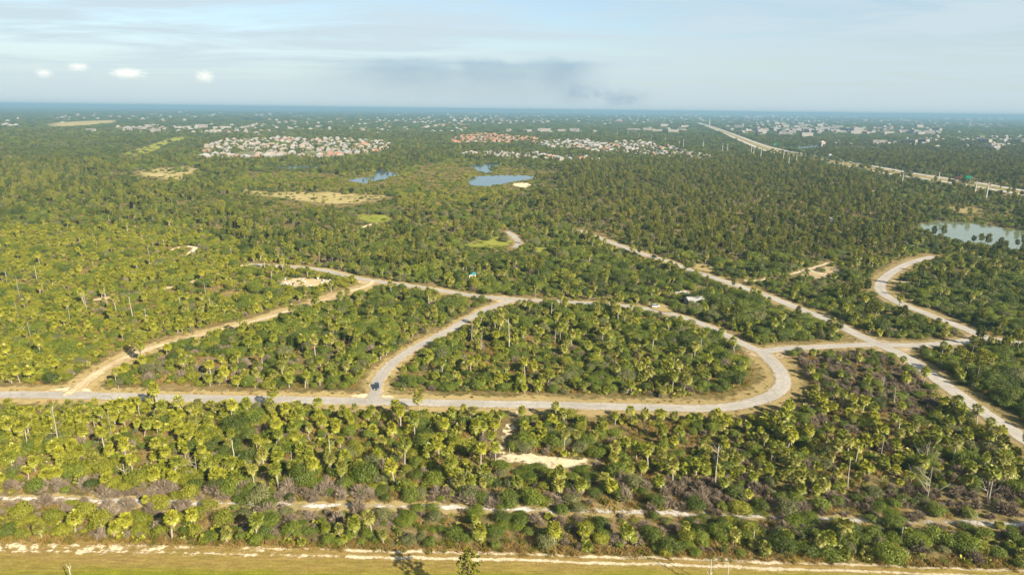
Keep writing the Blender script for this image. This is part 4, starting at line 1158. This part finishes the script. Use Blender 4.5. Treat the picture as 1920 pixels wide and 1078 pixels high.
# ------------------------------------------------------------------ vehicles
M_GLASS = plain('dark_car_glass', (0.02, 0.025, 0.03), 0.08, 0.1, 1.0, 0.0, 0.6)
M_TYRE = plain('tyre_rubber', (0.02, 0.02, 0.02), 0.9, 0.2)
M_RIM = plain('alloy_rim', (0.4, 0.4, 0.42), 0.35, 0.1, 3, 0.9)
M_LAMP = plain('headlamp_lens', (0.75, 0.75, 0.72), 0.15, 0.05)
M_TAIL = plain('tail_lamp_red', (0.35, 0.015, 0.012), 0.25, 0.1)
def paint(name, c, r=0.28):
    return plain(name, c, r, 0.04, 1.0, 0.0, 0.5)
def loft(mb, secs, mi=0):
    k = len(mb.v); n = len(secs[0])
    for s_ in secs: mb.v.extend([tuple(map(float, p)) for p in s_])
    for i in range(len(secs) - 1):
        for j in range(n):
            mb.f.append((k + i * n + j, k + i * n + (j + 1) % n, k + (i + 1) * n + (j + 1) % n, k + (i + 1) * n + j)); mb.m.append(mi)
    mb.f.append(tuple(k + n - 1 - j for j in range(n))); mb.m.append(mi)
    mb.f.append(tuple(k + (len(secs) - 1) * n + j for j in range(n))); mb.m.append(mi)
def make_car(p, rz, body_m, label, group=None, L=4.6, W=1.84, H=1.62, name='car', z=0.08):
    root = empty(name, (p[0], p[1], z), rz)
    def sec(x, w, z0, z1, c=0.12):
        w /= 2
        return [(x, -w, z0 + c), (x, -w + c, z0), (x, w - c, z0), (x, w, z0 + c), (x, w, z1 - c), (x, w - c, z1), (x, -w + c, z1), (x, -w, z1 - c)]
    b = MB(); hl = L / 2
    loft(b, [sec(-hl, W * 0.86, 0.35, 0.82), sec(-hl + 0.12, W * 0.96, 0.26, 0.98), sec(-hl + 0.9, W, 0.22, 1.0), sec(0.2, W, 0.22, 0.98), sec(hl - 1.1, W, 0.22, 0.96), sec(hl - 0.2, W * 0.93, 0.26, 0.80), sec(hl, W * 0.80, 0.34, 0.68)])
    body = link('body', b.mesh('body', body_m, False), root)
    cab = MB()
    loft(cab, [sec(-hl + 0.25, W * 0.84, 0.9, 1.02, 0.04), sec(-hl + 0.55, W * 0.80, 0.9, H - 0.06, 0.10), sec(0.1, W * 0.80, 0.9, H - 0.03, 0.10), sec(0.55, W * 0.78, 0.9, H - 0.10, 0.10), sec(hl - 1.15, W * 0.84, 0.9, 0.98, 0.03)])
    link('windows', cab.mesh('windows', M_GLASS), root)
    rf = MB()
    loft(rf, [sec(-hl + 0.5, W * 0.80, H - 0.09, H - 0.02, 0.02), sec(0.1, W * 0.82, H - 0.06, H + 0.02, 0.02), sec(0.58, W * 0.76, H - 0.12, H - 0.05, 0.02)])
    link('roof', rf.mesh('roof', body_m), root)
    for sx in (-hl + 0.85, hl - 0.9):
        for sy in (-1, 1):
            w = MB(); w.tube([(sx, sy * (W / 2 - 0.20), 0.33), (sx, sy * (W / 2 + 0.01), 0.33)], 0.33, 14)
            wo_ = link('wheel', w.mesh('wheel', M_TYRE), root)
            q = MB(); q.tube([(sx, sy * (W / 2 - 0.05), 0.33), (sx, sy * (W / 2 + 0.025), 0.33)], 0.20, 10)
            link('rim', q.mesh('rim', M_RIM), wo_)
    for sy in (-1, 1):
        q = MB(); q.box((hl - 0.10, sy * W * 0.33, 0.66), (0.22, 0.36, 0.14)); link('headlight', q.mesh('headlight', M_LAMP), root)
        q = MB(); q.box((-hl + 0.05, sy * W * 0.37, 0.80), (0.12, 0.26, 0.18)); link('tail_light', q.mesh('tail_light', M_TAIL), root)
        q = MB(); q.box((hl - 1.45, sy * (W / 2 + 0.06), 1.02), (0.16, 0.18, 0.12)); link('mirror', q.mesh('mirror', body_m), root)
    tag(root, label, 'car', group)
    return root
def road_dir(name, p):
    P = smooth(ROADW[name], 3); i = int(np.argmin(np.hypot(P[:, 0] - p[0], P[:, 1] - p[1]))); i = min(max(i, 1), len(P) - 2)
    d_ = P[i + 1] - P[i - 1]
    return math.atan2(d_[1], d_[0])
M_NAVY = paint('dark_blue_paint', (0.022, 0.030, 0.045)); M_BLACK = paint('black_paint', (0.015, 0.015, 0.017)); M_WHITEP = paint('white_paint', (0.78, 0.78, 0.76)); M_REDP = paint('red_paint', (0.35, 0.03, 0.03)); M_SILVER = paint('silver_paint', (0.5, 0.5, 0.5))
pc = G(706, 728)
make_car(pc, road_dir('car_lane', pc) + math.pi, M_NAVY, 'dark blue car with wide body on the curved lane at the junction')
pc = G(1227, 483)
make_car(pc, road_dir('diagonal', pc), M_BLACK, 'black car on the far end of the diagonal road')
make_car(G(1271, 549), 0.4, M_WHITEP, 'white car on the sandy lot among the trees', H=1.5)
make_car(G(1286, 552), 0.3, M_SILVER, 'silver car on the sandy lot among the trees', H=1.5)
make_car(G(1229, 576), 0.15, M_SILVER, 'grey car parked on the brown verge of the loop road', H=1.7)
def on_hwy(P, frac, side):
    Q = resamp(P, 400); i = int(frac * 398); d_ = Q[i + 1] - Q[i]; d_ /= np.linalg.norm(d_)
    n_ = np.array([-d_[1], d_[0]])
    return Q[i] + n_ * side, math.atan2(d_[1], d_[0])
def nearest_frac(P, px):
    Q = resamp(P, 400); g_ = G(*px); return int(np.argmin(np.hypot(Q[:, 0] - g_[0], Q[:, 1] - g_[1]))) / 398
for px, pm, lb, sd in (((1560, 297), M_WHITEP, 'white car on the highway near the billboard', 2), ((1690, 322), M_SILVER, 'silver car on the highway beside the pine wood', -2), ((1640, 312), M_BLACK, 'black car on the highway beside the pine wood', 1.8),
                       ((1855, 347), M_REDP, 'red car on the highway beyond the green sign', -1.8), ((1450, 278), M_WHITEP, 'white car on the highway by the overpass', 2)):
    f_ = nearest_frac(HWA, px); q, rz = on_hwy(HWA, min(f_, 0.99), sd)
    make_car(q, rz, pm, lb, z=LAYER[0] + 0.03)
def make_truck(P, px, body_m, label):
    f_ = nearest_frac(P, px); q, rz = on_hwy(P, f_, 2.0)
    root = empty('truck', (q[0], q[1], LAYER[0] + 0.03), rz)
    a = MB(); a.box((-2.0, 0, 2.55), (13.0, 2.5, 2.8)); link('cargo_box', a.mesh('cargo_box', body_m), root)
    a = MB(); a.box((5.9, 0, 1.9), (2.2, 2.4, 2.6)); a.box((7.4, 0, 1.2), (1.2, 2.1, 1.2)); cb = link('cab', a.mesh('cab', M_WHITEP), root)
    a = MB(); a.box((6.85, 0, 2.55), (0.35, 2.1, 0.8)); link('windscreen', a.mesh('windscreen', M_GLASS), cb)
    a = MB(); a.box((-1, 0, 1.0), (14.0, 1.0, 0.3)); link('chassis', a.mesh('chassis', M_TYRE), root)
    for sx in (-7.2, -5.9, 4.4, 7.3):
        for sy in (-1, 1):
            w = MB(); w.tube([(sx, sy * 0.85, 0.5), (sx, sy * 1.2, 0.5)], 0.5, 12); link('wheel', w.mesh('wheel', M_TYRE), root)
    tag(root, label, 'truck')
make_truck(HWA, (1797, 338), M_REDP, 'red box truck on the highway below the green sign')
make_truck(HWB, (1600, 315), M_WHITEP, 'white box truck on the near carriageway of the highway')

# ------------------------------------------------------------------ transmission poles, signs
M_STEEL = plain('galvanised_steel', (0.50, 0.49, 0.46), 0.6, 0.1, 1.0)
M_SIGN = plain('green_sign_face', (0.01, 0.30, 0.17), 0.5, 0.05)
M_BILL = plain('billboard_face', (0.62, 0.66, 0.70), 0.6, 0.05)
POLES = [(1318, 282, 264), (1354, 290, 268), (1363, 291, 270), (1408, 290, 269), (1412, 297, 276), (1426, 297, 278), (1468, 305, 283), (1478, 313, 295), (1492, 312, 290), (1579, 318, 303), (1691, 346, 326), (1758, 347, 323),
         (1828, 362, 345), (1848, 377, 341), (1157, 256, 246), (1177, 256, 245), (1198, 260, 249), (1221, 263, 253), (1247, 268, 258), (1273, 275, 263), (1281, 277, 260)]
for k, (px, pb, pt) in enumerate(POLES):
    p = G(px, pb); h = max(height_at(p, pt), 16)
    root = empty('transmission_pole', (p[0], p[1], 0), 0.6)
    a = MB(); a.tube([(0, 0, -0.2), (0, 0, h * 0.5), (0, 0, h)], [0.75, 0.6, 0.38], 8); link('shaft', a.mesh('shaft', M_STEEL), root)
    for q in range(3):
        a = MB(); zz = h * (0.95 - 0.13 * q)
        for sy in (-1, 1):
            a.tube([(0, 0, zz - 0.3), (0, sy * 2.4, zz)], [0.14, 0.08], 4)
        arm = link('crossarm', a.mesh('crossarm', M_STEEL), root)
    nb = 'beside the highway' if px > 1440 else 'in the cleared line beyond the eastern houses' if px > 1300 else 'in the cleared line behind the red-roofed suburb'
    tag(root, ('steel transmission pole, %d metres tall, ' % round(h)) + nb, 'utility pole', 'transmission poles ' + nb)
p = G(1330, 237)
root = empty('lattice_mast', (p[0], p[1], 0)); h = height_at(p, 213)
for sx, sy in ((1, 1), (1, -1), (-1, 1), (-1, -1)):
    a = MB(); a.tube([(sx * 4, sy * 4, 0), (sx * 1.3, sy * 1.3, h)], [0.6, 0.4], 4); link('leg', a.mesh('leg', M_STEEL), root)
for q in range(9):
    z0 = h * q / 9; z1 = h * (q + 1) / 9; w0 = 4 - 2.7 * q / 9; w1 = 4 - 2.7 * (q + 1) / 9
    a = MB()
    for (ax, ay), (bx, by) in (((1, 1), (-1, 1)), ((-1, 1), (-1, -1)), ((-1, -1), (1, -1)), ((1, -1), (1, 1))):
        a.tube([(ax * w0, ay * w0, z0), (bx * w1, by * w1, z1)], 0.25, 4)
    link('brace', a.mesh('brace', M_STEEL), root)
tag(root, 'tall pale lattice mast where the highway meets the horizon', 'mast')
def make_sign(px, w, h, z0, name, label, m_):
    p = G(*px); root = empty(name, (p[0], p[1], 0), math.atan2(-p[0], p[1]))
    for sx in (-0.38, 0.38):
        a = MB(); a.tube([(sx * w, 0.25, -0.1), (sx * w, 0.25, z0 + h)], 0.22, 6); link('post', a.mesh('post', M_STEEL), root)
    a = MB(); a.box((0, 0, z0 + h / 2), (w, 0.25, h)); link('panel', a.mesh('panel', m_), root)
    tag(root, label, 'sign')
make_sign((1815, 340), 8.0, 4.6, 4.0, 'highway_sign', 'large green highway sign beside the red truck', M_SIGN)
make_sign((1453, 276), 7.5, 5.0, 6.0, 'highway_sign', 'green highway sign far off where the highway rises', M_SIGN)
make_sign((1556, 297), 5.5, 3.5, 6.0, 'billboard', 'pale billboard at the edge of the pine wood by the highway', M_BILL)

# ------------------------------------------------------------------ homestead bits in the scrub
M_CREAM = plain('cream_boards', (0.62, 0.55, 0.44), 0.8, 0.1); M_TEAL = plain('teal_sheet_metal', (0.04, 0.20, 0.24), 0.4, 0.1); M_WHITE = plain('white_painted', (0.60, 0.58, 0.53), 0.7, 0.15)
M_GREYROOF = plain('grey_sheet_roof', (0.30, 0.29, 0.28), 0.6, 0.15); M_DARK = plain('dark_opening', (0.02, 0.02, 0.022), 0.7, 0.1)
def make_cabin(px, rz, w, d, h, wall_m, roof_m, name, label, cat):
    p = G(*px); root = empty(name, (p[0], p[1], 0), rz)
    a = MB(); a.box((0, 0, h / 2), (w, d, h)); wl = link('wall', a.mesh('wall', wall_m), root)
    a = MB(); e = 0.4; x, y_ = w / 2 + e, d / 2 + e; r_ = h + d * 0.28
    a.add([(-x, -y_, h - 0.05), (x, -y_, h - 0.05), (x, y_, h - 0.05), (-x, y_, h - 0.05), (-x, 0, r_), (x, 0, r_)], [(0, 1, 5, 4), (2, 3, 4, 5), (0, 4, 3), (1, 2, 5), (0, 3, 2, 1)])
    link('roof', a.mesh('roof', roof_m), root)
    a = MB(); a.box((w * 0.2, -d / 2 - 0.015, 1.0), (0.95, 0.06, 2.0)); link('door', a.mesh('door', M_DARK), root)
    a = MB(); a.box((-w * 0.22, -d / 2 - 0.015, 1.5), (1.1, 0.06, 0.9)); link('window', a.mesh('window', M_DARK), root)
    tag(root, label, cat)
make_cabin((885, 522), 0.25, 4.0, 3.4, 2.8, M_CREAM, M_TEAL, 'cabin', 'cream cabin with teal roof half hidden among dark trees', 'cabin')
make_cabin((1556, 417), 0.1, 11, 7, 3.0, M_WHITE, M_WHITE, 'shed', 'white-roofed shed alone in the pine wood', 'shed')
make_cabin((1301, 569), 0.25, 9, 5, 2.6, M_GREYROOF, M_GREYROOF, 'shed', 'grey sheet-metal shed behind the sandy lot', 'shed')
p = G(893, 527); a = MB(); a.tube([(0, 0, 0), (0, 0, 0.15), (0, 0, 1.5), (0, 0, 1.75), (0, 0, 1.9)], [0.62, 0.7, 0.7, 0.62, 0.2], 14)
tag(link('water_tank', a.mesh('water_tank', M_WHITE, False), None, (p[0], p[1], 0)), 'small white water tank beside the teal-roofed cabin', 'tank')
def make_camper(px, rz, label):
    p = G(*px); root = empty('camper_trailer', (p[0], p[1], 0), rz)
    b = MB(); c = 0.25
    prof = [(-3.2, 0.6), (3.0, 0.6), (3.4, 1.3), (3.1, 2.9), (2.7, 3.1), (-2.9, 3.1), (-3.3, 2.8), (-3.35, 1.0)]
    k = len(prof); b.add([(x_, -1.2, z_) for x_, z_ in prof] + [(x_, 1.2, z_) for x_, z_ in prof], [tuple(range(k)), tuple(range(2 * k - 1, k - 1, -1))] + [(i, k + i, k + (i + 1) % k, (i + 1) % k) for i in range(k)])
    link('body', b.mesh('body', M_WHITE), root)
    for x_, w_ in ((-2.2, 1.0), (0.9, 1.3), (2.3, 0.7)):
        a = MB(); a.box((x_, -1.21, 2.1), (w_, 0.06, 0.7)); link('window', a.mesh('window', M_GLASS), root)
    a = MB(); a.box((-0.6, -1.21, 1.6), (0.75, 0.06, 1.8)); link('door', a.mesh('door', M_CREAM), root)
    for sy in (-1, 1):
        w = MB(); w.tube([(-0.4, sy * 0.9, 0.36), (-0.4, sy * 1.18, 0.36)], 0.36, 12); link('wheel', w.mesh('wheel', M_TYRE), root)
    a = MB(); a.tube([(3.2, 0, 0.7), (4.5, 0, 0.55)], 0.06, 5); link('tow_bar', a.mesh('tow_bar', M_STEEL), root)
    tag(root, label, 'camper')
make_camper((1368, 577), 0.2, 'white camper trailer under dark trees between loop and diagonal road')
# white boxes set out in rows on the bare lot
rs = np.random.default_rng(5)
hb = MB(); hb.box((0, 0, 0.55), (0.75, 0.9, 0.9)); hbm = hb.mesh('box_body', M_WHITE)
hl_ = MB(); hl_.box((0, 0, 1.06), (0.85, 1.0, 0.12)); hlm = hl_.mesh('lid', M_WHITE)
hp = MB(); hp.box((0, 0, 0.05), (0.9, 1.05, 0.10)); hpm = hp.mesh('base', M_OAKBARK)
spots = [(528 + 3.6 * i, 533 + (i % 2) * 2.5 + rs.uniform(-1, 1)) for i in range(8)] + [(527, 537), (532, 539), (546, 537.5), (552, 537)] + [(561, 528), (566, 530), (569, 527), (572, 532)] + \
        [(575, 541), (580, 543), (583, 539), (588, 541), (581, 546)] + [(596, 525), (604, 533), (607, 529), (612, 532), (616, 531), (619, 528), (614, 535), (535, 526), (540, 525)]
for k, (a_, b_) in enumerate(spots):
    p = G(a_, b_); row = 'front row' if k < 12 else 'middle cluster' if k < 16 else 'cluster beside the unpaved lane' if k < 21 else 'eastern cluster' if k < 28 else 'back row'
    root = empty('white_box', (p[0], p[1], LAYER[0]), rs.uniform(-0.5, 0.5), rs.uniform(0.65, 0.95))
    link('box_body', hbm, root); link('lid', hlm, root); link('base', hpm, root)
    tag(root, 'small white lidded box in the %s on the bare lot' % row, 'box', 'white boxes, ' + row)

# ------------------------------------------------------------------ the suburbs
ROOFS = [plain('roof_terracotta', (0.40, 0.19, 0.11), 0.8, 0.15, 0.5, obj_vary=0.25), plain('roof_tan', (0.35, 0.275, 0.215), 0.8, 0.12, 0.5, obj_vary=0.3), plain('roof_white', (0.32, 0.305, 0.29), 0.7, 0.06, 0.5, obj_vary=0.15), plain('roof_grey', (0.33, 0.31, 0.30), 0.8, 0.12, 0.5, obj_vary=0.35)]
M_STUCCO = plain('pale_stucco', (0.27, 0.235, 0.205), 0.85, 0.05, 0.5, obj_vary=0.12)
def hip(mb, cx, cy, w, d, z, pitch, e=0.5):
    x, y_ = w / 2 + e, d / 2 + e; rz_ = z + min(x, y_) * pitch; rl = max(x - y_, 0.3); rl2 = max(y_ - x, 0)
    if x >= y_: A, B = (cx - rl, cy, rz_), (cx + rl, cy, rz_)
    else: A, B = (cx, cy - rl2, rz_), (cx, cy + rl2, rz_)
    V = [(cx - x, cy - y_, z), (cx + x, cy - y_, z), (cx + x, cy + y_, z), (cx - x, cy + y_, z), A, B]
    F = [(0, 1, 5, 4), (1, 2, 5), (2, 3, 4, 5), (3, 0, 4), (0, 3, 2, 1)] if x >= y_ else [(0, 1, 4), (1, 2, 5, 4), (2, 3, 5), (3, 0, 4, 5), (0, 3, 2, 1)]
    mb.add(V, F)
HOUSES = []
for k, (w, d, h, wing) in enumerate([(16, 11, 3.0, True), (14, 10, 3.0, False), (19, 12, 3.2, True), (13, 11, 5.8, False)]):
    wl, rf = MB(), MB()
    wl.box((0, 0, h / 2), (w, d, h)); hip(rf, 0, 0, w, d, h - 0.02, 0.48)
    if wing:
        wl.box((w * 0.28, -d * 0.55, h * 0.48), (6.5, 7, h * 0.96)); hip(rf, w * 0.28, -d * 0.55, 6.5, 7, h * 0.96 - 0.02, 0.48)
    for q in range(4):
        HOUSES.append({'wall': wl.mesh('house_wall', M_STUCCO), 'roof': rf.mesh('house_roof', ROOFS[q]), 'mb': (wl, rf), 'roofm': ROOFS[q]})
hsrc = bpy.data.collections.new('house_kinds')
for k, hh in enumerate(HOUSES):
    wmb = MB(); wmb.join(hh['mb'][0], 0); wmb.join(hh['mb'][1], 1)
    hsrc.objects.link(bpy.data.objects.new('house_kind_%03d' % k, wmb.mesh('house', [M_STUCCO, hh['roofm']])))
blk = MB(); blk.box((0, 0, 5.5), (48, 18, 11)); rfb = MB(); rfb.box((0, 0, 11.3), (49, 19, 0.8))
wmb = MB(); wmb.join(blk, 0); wmb.join(rfb, 1)
hsrc.objects.link(bpy.data.objects.new('house_kind_%03d' % len(HOUSES), wmb.mesh('block', [M_STUCCO, ROOFS[2]])))      # index 16: flat-roofed block
hrows = []
MIX = {'west': [.10, .34, .38, .18], 'orange': [.86, .10, .02, .02], 'centre': [.05, .25, .35, .35], 'east': [.10, .32, .28, .30], 'south': [.05, .3, .45, .2]}
TWORD = {'west': 'lakeside suburb', 'orange': 'red-roofed suburb', 'centre': 'small central suburb', 'east': 'suburb by the pylon line', 'south': 'row behind the ponds'}
RWORD = ['terracotta', 'tan', 'white', 'grey']
rh = np.random.default_rng(77)
for k, pg in TOWNW.items():
    x0, y0 = pg.min(0); x1, y1 = pg.max(0)
    ys = y0
    j = 0
    while ys < y1:
        xs = x0 + (11 if j % 2 else 0)
        while xs < x1:
            q = np.array([[xs + rh.normal(0, 2)], [ys + rh.normal(0, 3)]])
            if inpoly(q[0], q[1], pg)[0] and not any(inpoly(q[0], q[1], PONDW[z])[0] for z in ('pond_town_a', 'pond_town_b')) and rh.uniform() < 0.74:
                hrows.append((q[0][0], q[1][0], 0.0, int(rh.integers(0, 4)) * 4 + int(rh.choice(4, p=MIX[k])), rh.choice([0, math.pi / 2, math.pi, -math.pi / 2]) + rh.normal(0, 0.12) + 0.2, rh.uniform(0.95, 1.2), rh.uniform(1.0, 1.25), 0, 0, list(TOWNW).index(k)))
            xs += 21
        ys += 30 if j % 2 else 44
        j += 1
H_ = np.array(hrows); H_ = H_[np.argsort(H_[:, 1])]
for r_ in H_[:300]:
    hh = HOUSES[int(r_[3])]; k = list(TOWNW)[int(r_[9])]
    root = empty('house', (r_[0], r_[1], 0), r_[4], (r_[5], r_[5], r_[5] * r_[6]))
    link('wall', hh['wall'], root); link('roof', hh['roof'], root)
    sh = ['with a garage wing', 'with a plain hipped roof', 'long, with a garage wing', 'of two storeys'][int(r_[3]) // 4]
    tag(root, '%s-roofed pale house %s in the %s' % (RWORD[int(r_[3]) % 4], sh, TWORD[k]), 'house', 'houses in the ' + TWORD[k])
far = [tuple(r_[:9]) for r_ in H_[300:]]
# looser far suburbs: clusters out to the horizon
CLUST = [((380, 245), (120, 9), 150, 1), ((300, 243), (60, 3), 60, 1), ((20, 237), (20, 2), 25, 1), ((235, 244), (25, 1.5), 24, 1), ((540, 238), (130, 9), 170, 0), ((760, 243), (120, 12), 150, 0), ((700, 228), (200, 7), 240, 0), ((860, 236), (80, 5), 90, 0), ((900, 226), (110, 5), 200, 0),
         ((1100, 229), (150, 6), 220, 0), ((1250, 226), (110, 6), 160, 0), ((1245, 246), (55, 4), 46, 2), ((1080, 249), (55, 1.5), 26, 2), ((985, 248), (28, 1.0), 16, 2), ((1480, 240), (110, 8), 240, 1), ((1560, 250), (110, 5), 130, 2), ((1640, 246), (130, 6), 150, 1), ((1720, 252), (55, 2), 60, 2), ((1420, 250), (45, 4), 50, 2),
         ((1780, 262), (120, 8), 120, 0), ((1860, 270), (70, 9), 110, 1), ((1650, 272), (90, 4), 70, 1), ((1500, 228), (200, 4), 260, 0), ((1800, 236), (120, 4), 150, 0), ((1450, 221), (200, 2.0), 160, 2), ((1840, 225), (80, 2), 90, 2), ((1280, 217), (60, 1.5), 40, 2), ((200, 222), (200, 5), 130, 0), ((450, 218), (200, 5), 150, 0), ((1000, 218), (400, 4), 300, 0), ((1700, 228), (200, 4), 160, 0)]
for (cx, cy_), (sx, sy), n, ty in CLUST:
    for q in range(int(n * (0.24 if ty == 0 else 0.42))):
        a_, b_ = cx + rh.normal(0, sx * 0.55), cy_ + rh.normal(0, sy * 0.6)
        hz = HORIZ + ROLL * (a_ - 960) + 5
        if b_ < hz: continue
        p = G(a_, b_)
        if p[1] > 24000: continue
        sc = 1.0 + max(0, p[1] - 2500) / 8200.0
        kd = 16 if (ty == 2 and rh.uniform() < 0.55) or (ty == 1 and rh.uniform() < 0.16) else int(rh.choice([1, 3, 0, 2])) * 4 + int(rh.choice([1, 2, 3, 0], p=[.26, .46, .2, .08]))
        if kd == 16: sc *= 0.8
        far.append((p[0], p[1], 0.0, kd, rh.choice([0, math.pi / 2]) + rh.normal(0, 0.3), sc * rh.uniform(0.8, 1.25), rh.uniform(1.1, 1.7), 0, 0))
scatter('distant_suburbs', hsrc, far, 'far pale suburbs and flat-roofed blocks scattered through the woods', 'suburb')

# ------------------------------------------------------------------ haze over the flat land, the smoke of a far fire, four small clouds
hz = MB(); hz.box((0, 40000, 58), (420000, 420000, 122))
M_HAZE = bpy.data.materials.new('haze_air'); M_HAZE.use_nodes = True
t = M_HAZE.node_tree; t.nodes.clear(); o = t.nodes.new('ShaderNodeOutputMaterial')
pv = node(t, 'ShaderNodeVolumePrincipled', {'Color': (0.185, 0.315, 0.43, 1), 'Density': 0.000115, 'Anisotropy': 0.0})
t.links.new(pv.outputs[0], o.inputs['Volume'])
tag(link('haze', hz.mesh('haze', M_HAZE)), kind='stuff')

def cloud_mat(name, col, dens, scale, lo, hi, aniso=0.3, emis=0.0, seed=0.0, soft=1.0):
    """density from noise, fading out towards the skin of the shape (object coordinates run -1..1)"""
    M = bpy.data.materials.new(name); M.use_nodes = True
    t = M.node_tree; t.nodes.clear(); o = t.nodes.new('ShaderNodeOutputMaterial')
    tcn = node(t, 'ShaderNodeTexCoord')
    mpn = node(t, 'ShaderNodeMapping', {'Vector': tcn.outputs['Object'], 'Location': (seed, seed * 0.7, seed * 0.3), 'Scale': scale})
    n = node(t, 'ShaderNodeTexNoise', {'Vector': mpn.outputs[0], 'Scale': 1.0, 'Detail': 5.0, 'Roughness': 0.6, 'Distortion': 0.3}).outputs['Fac']
    ln = node(t, 'ShaderNodeVectorMath', {0: tcn.outputs['Object']}, operation='LENGTH').outputs['Value']
    fall = node(t, 'ShaderNodeMapRange', {0: ln, 1: 1.0, 2: 1.0 - soft, 3: 0.0, 4: 1.0}).outputs[0]
    w = node(t, 'ShaderNodeMath', {0: n, 1: node(t, 'ShaderNodeMath', {0: fall, 1: 0.5}, operation='MULTIPLY').outputs[0]}, operation='ADD').outputs[0]
    f = node(t, 'ShaderNodeMapRange', {0: w, 1: lo, 2: hi, 3: 0.0, 4: dens}).outputs[0]
    f = node(t, 'ShaderNodeMath', {0: f, 1: fall}, operation='MULTIPLY').outputs[0]
    pv = node(t, 'ShaderNodeVolumePrincipled', {'Color': c4(col), 'Density': f, 'Anisotropy': aniso})
    t.links.new(pv.outputs[0], o.inputs['Volume'])
    return M
def ball(name, c, r_, m_, rz=0.0):
    bm = bmesh.new(); bmesh.ops.create_icosphere(bm, subdivisions=3, radius=1.0)
    me = bpy.data.meshes.new(name); bm.to_mesh(me); bm.free(); me.materials.append(m_)
    ob = link(name, me, None, c, rz, r_)
    return ob
def sky_at(px, py, dist):
    d_ = ray(px, py); d_ = d_ / d_[1] * dist
    return (d_[0], d_[1], CAM_H + d_[2])
SM = 16000.0; KPX = SM / FPX / math.cos(PITCH) * 0.99
def smoke_mat(name, dens, nscale, seed, top, lo, hi, endfade=(0.15, 0.25), col=(0.24, 0.34, 0.50)):
    """a drifting layer: ragged ends, a firm rolling top, an underside that thins away"""
    M = bpy.data.materials.new(name); M.use_nodes = True
    t = M.node_tree; t.nodes.clear(); o = t.nodes.new('ShaderNodeOutputMaterial')
    tcn = node(t, 'ShaderNodeTexCoord'); ob_ = tcn.outputs['Object']
    sp = node(t, 'ShaderNodeSeparateXYZ', {0: ob_})
    mpn = node(t, 'ShaderNodeMapping', {'Vector': ob_, 'Location': (seed, seed * 0.7, seed * 0.3), 'Scale': nscale})
    n = node(t, 'ShaderNodeTexNoise', {'Vector': mpn.outputs[0], 'Scale': 1.0, 'Detail': 5.0, 'Roughness': 0.6, 'Distortion': 0.4}).outputs['Fac']
    n2 = node(t, 'ShaderNodeTexNoise', {'Vector': node(t, 'ShaderNodeMapping', {'Vector': ob_, 'Scale': (nscale[0] * 1.3, 0.3, 0.0)}).outputs[0], 'Scale': 1.0, 'Detail': 3.0}).outputs['Fac']
    zt = node(t, 'ShaderNodeMath', {0: sp.outputs['Z'], 1: node(t, 'ShaderNodeMath', {0: n2, 1: 0.5}, operation='MULTIPLY').outputs[0]}, operation='ADD').outputs[0]
    tp = node(t, 'ShaderNodeMapRange', {0: zt, 1: 0.95, 2: 0.95 - top}).outputs[0]
    bt = node(t, 'ShaderNodeMapRange', {0: sp.outputs['Z'], 1: -1.0, 2: 0.5}).outputs[0]
    e1 = node(t, 'ShaderNodeMapRange', {0: sp.outputs['X'], 1: -1.0, 2: -1.0 + endfade[0] * 2}).outputs[0]
    e2 = node(t, 'ShaderNodeMapRange', {0: sp.outputs['X'], 1: 1.0, 2: 1.0 - endfade[1] * 2}).outputs[0]
    nn = node(t, 'ShaderNodeMapRange', {0: n, 1: lo, 2: hi, 3: 0.0, 4: dens}).outputs[0]
    f = nn
    for q in (tp, bt, e1, e2):
        f = node(t, 'ShaderNodeMath', {0: f, 1: q}, operation='MULTIPLY').outputs[0]
    pv = node(t, 'ShaderNodeVolumePrincipled', {'Color': c4(col), 'Density': f, 'Anisotropy': 0.0})
    t.links.new(pv.outputs[0], o.inputs['Volume'])
    return M
def smoke_slab(px0, px1, py0, py1, depth, m_, rz=0.0):
    c = sky_at((px0 + px1) / 2, (py0 + py1) / 2, SM)
    hh_ = (py1 - py0) / 2 * KPX; cz = max(c[2], hh_ + 135)
    a = MB(); a.box((0, 0, 0), (2, 2, 2))
    ob = link('smoke', a.mesh('smoke', m_), None, (c[0], c[1], cz), rz, ((px1 - px0) / 2 * KPX, depth, hh_))
    tag(ob, kind='stuff')
smoke_slab(560, 1130, 110, 206, 1300, smoke_mat('smoke_layer', 0.00062, (3.0, 0.6, 1.2), 1.3, 0.12, 0.22, 0.80, (0.40, 0.13), (0.20, 0.31, 0.45)))
smoke_slab(1050, 1165, 150, 208, 420, smoke_mat('smoke_rolls', 0.0018, (2.0, 0.6, 1.3), 4.4, 0.9, 0.42, 0.70, (0.30, 0.25), (0.20, 0.31, 0.45)))
smoke_slab(1130, 1225, 165, 212, 300, smoke_mat('smoke_foot', 0.0042, (1.5, 0.6, 1.2), 9.6, 1.2, 0.40, 0.70, (0.25, 0.40), (0.20, 0.31, 0.45)))
CW = [(82, 138, 24, 13, 'small faint puff of cumulus at the end of the row'), (147, 126, 30, 11, 'flat-based small cumulus second in the row'), (240, 138, 46, 15, 'largest of the small cumulus clouds over the horizon'), (384, 144, 28, 17, 'rounded cumulus puff standing apart from the row')]
for k, (px, py, wx, wy, lb) in enumerate(CW):
    c = sky_at(px, py, 22000.0); q = 22000.0 / FPX
    mt = cloud_mat('cumulus_%d' % k, (0.93, 0.87, 0.85), 0.0010, (4.2, 1.8, 3.2), 0.62, 0.92, -0.1, seed=3.3 * k + 0.4, soft=0.85)
    tag(ball('cloud', c, (wx * q, wx * q * 0.8, wy * q), mt), kind='stuff')
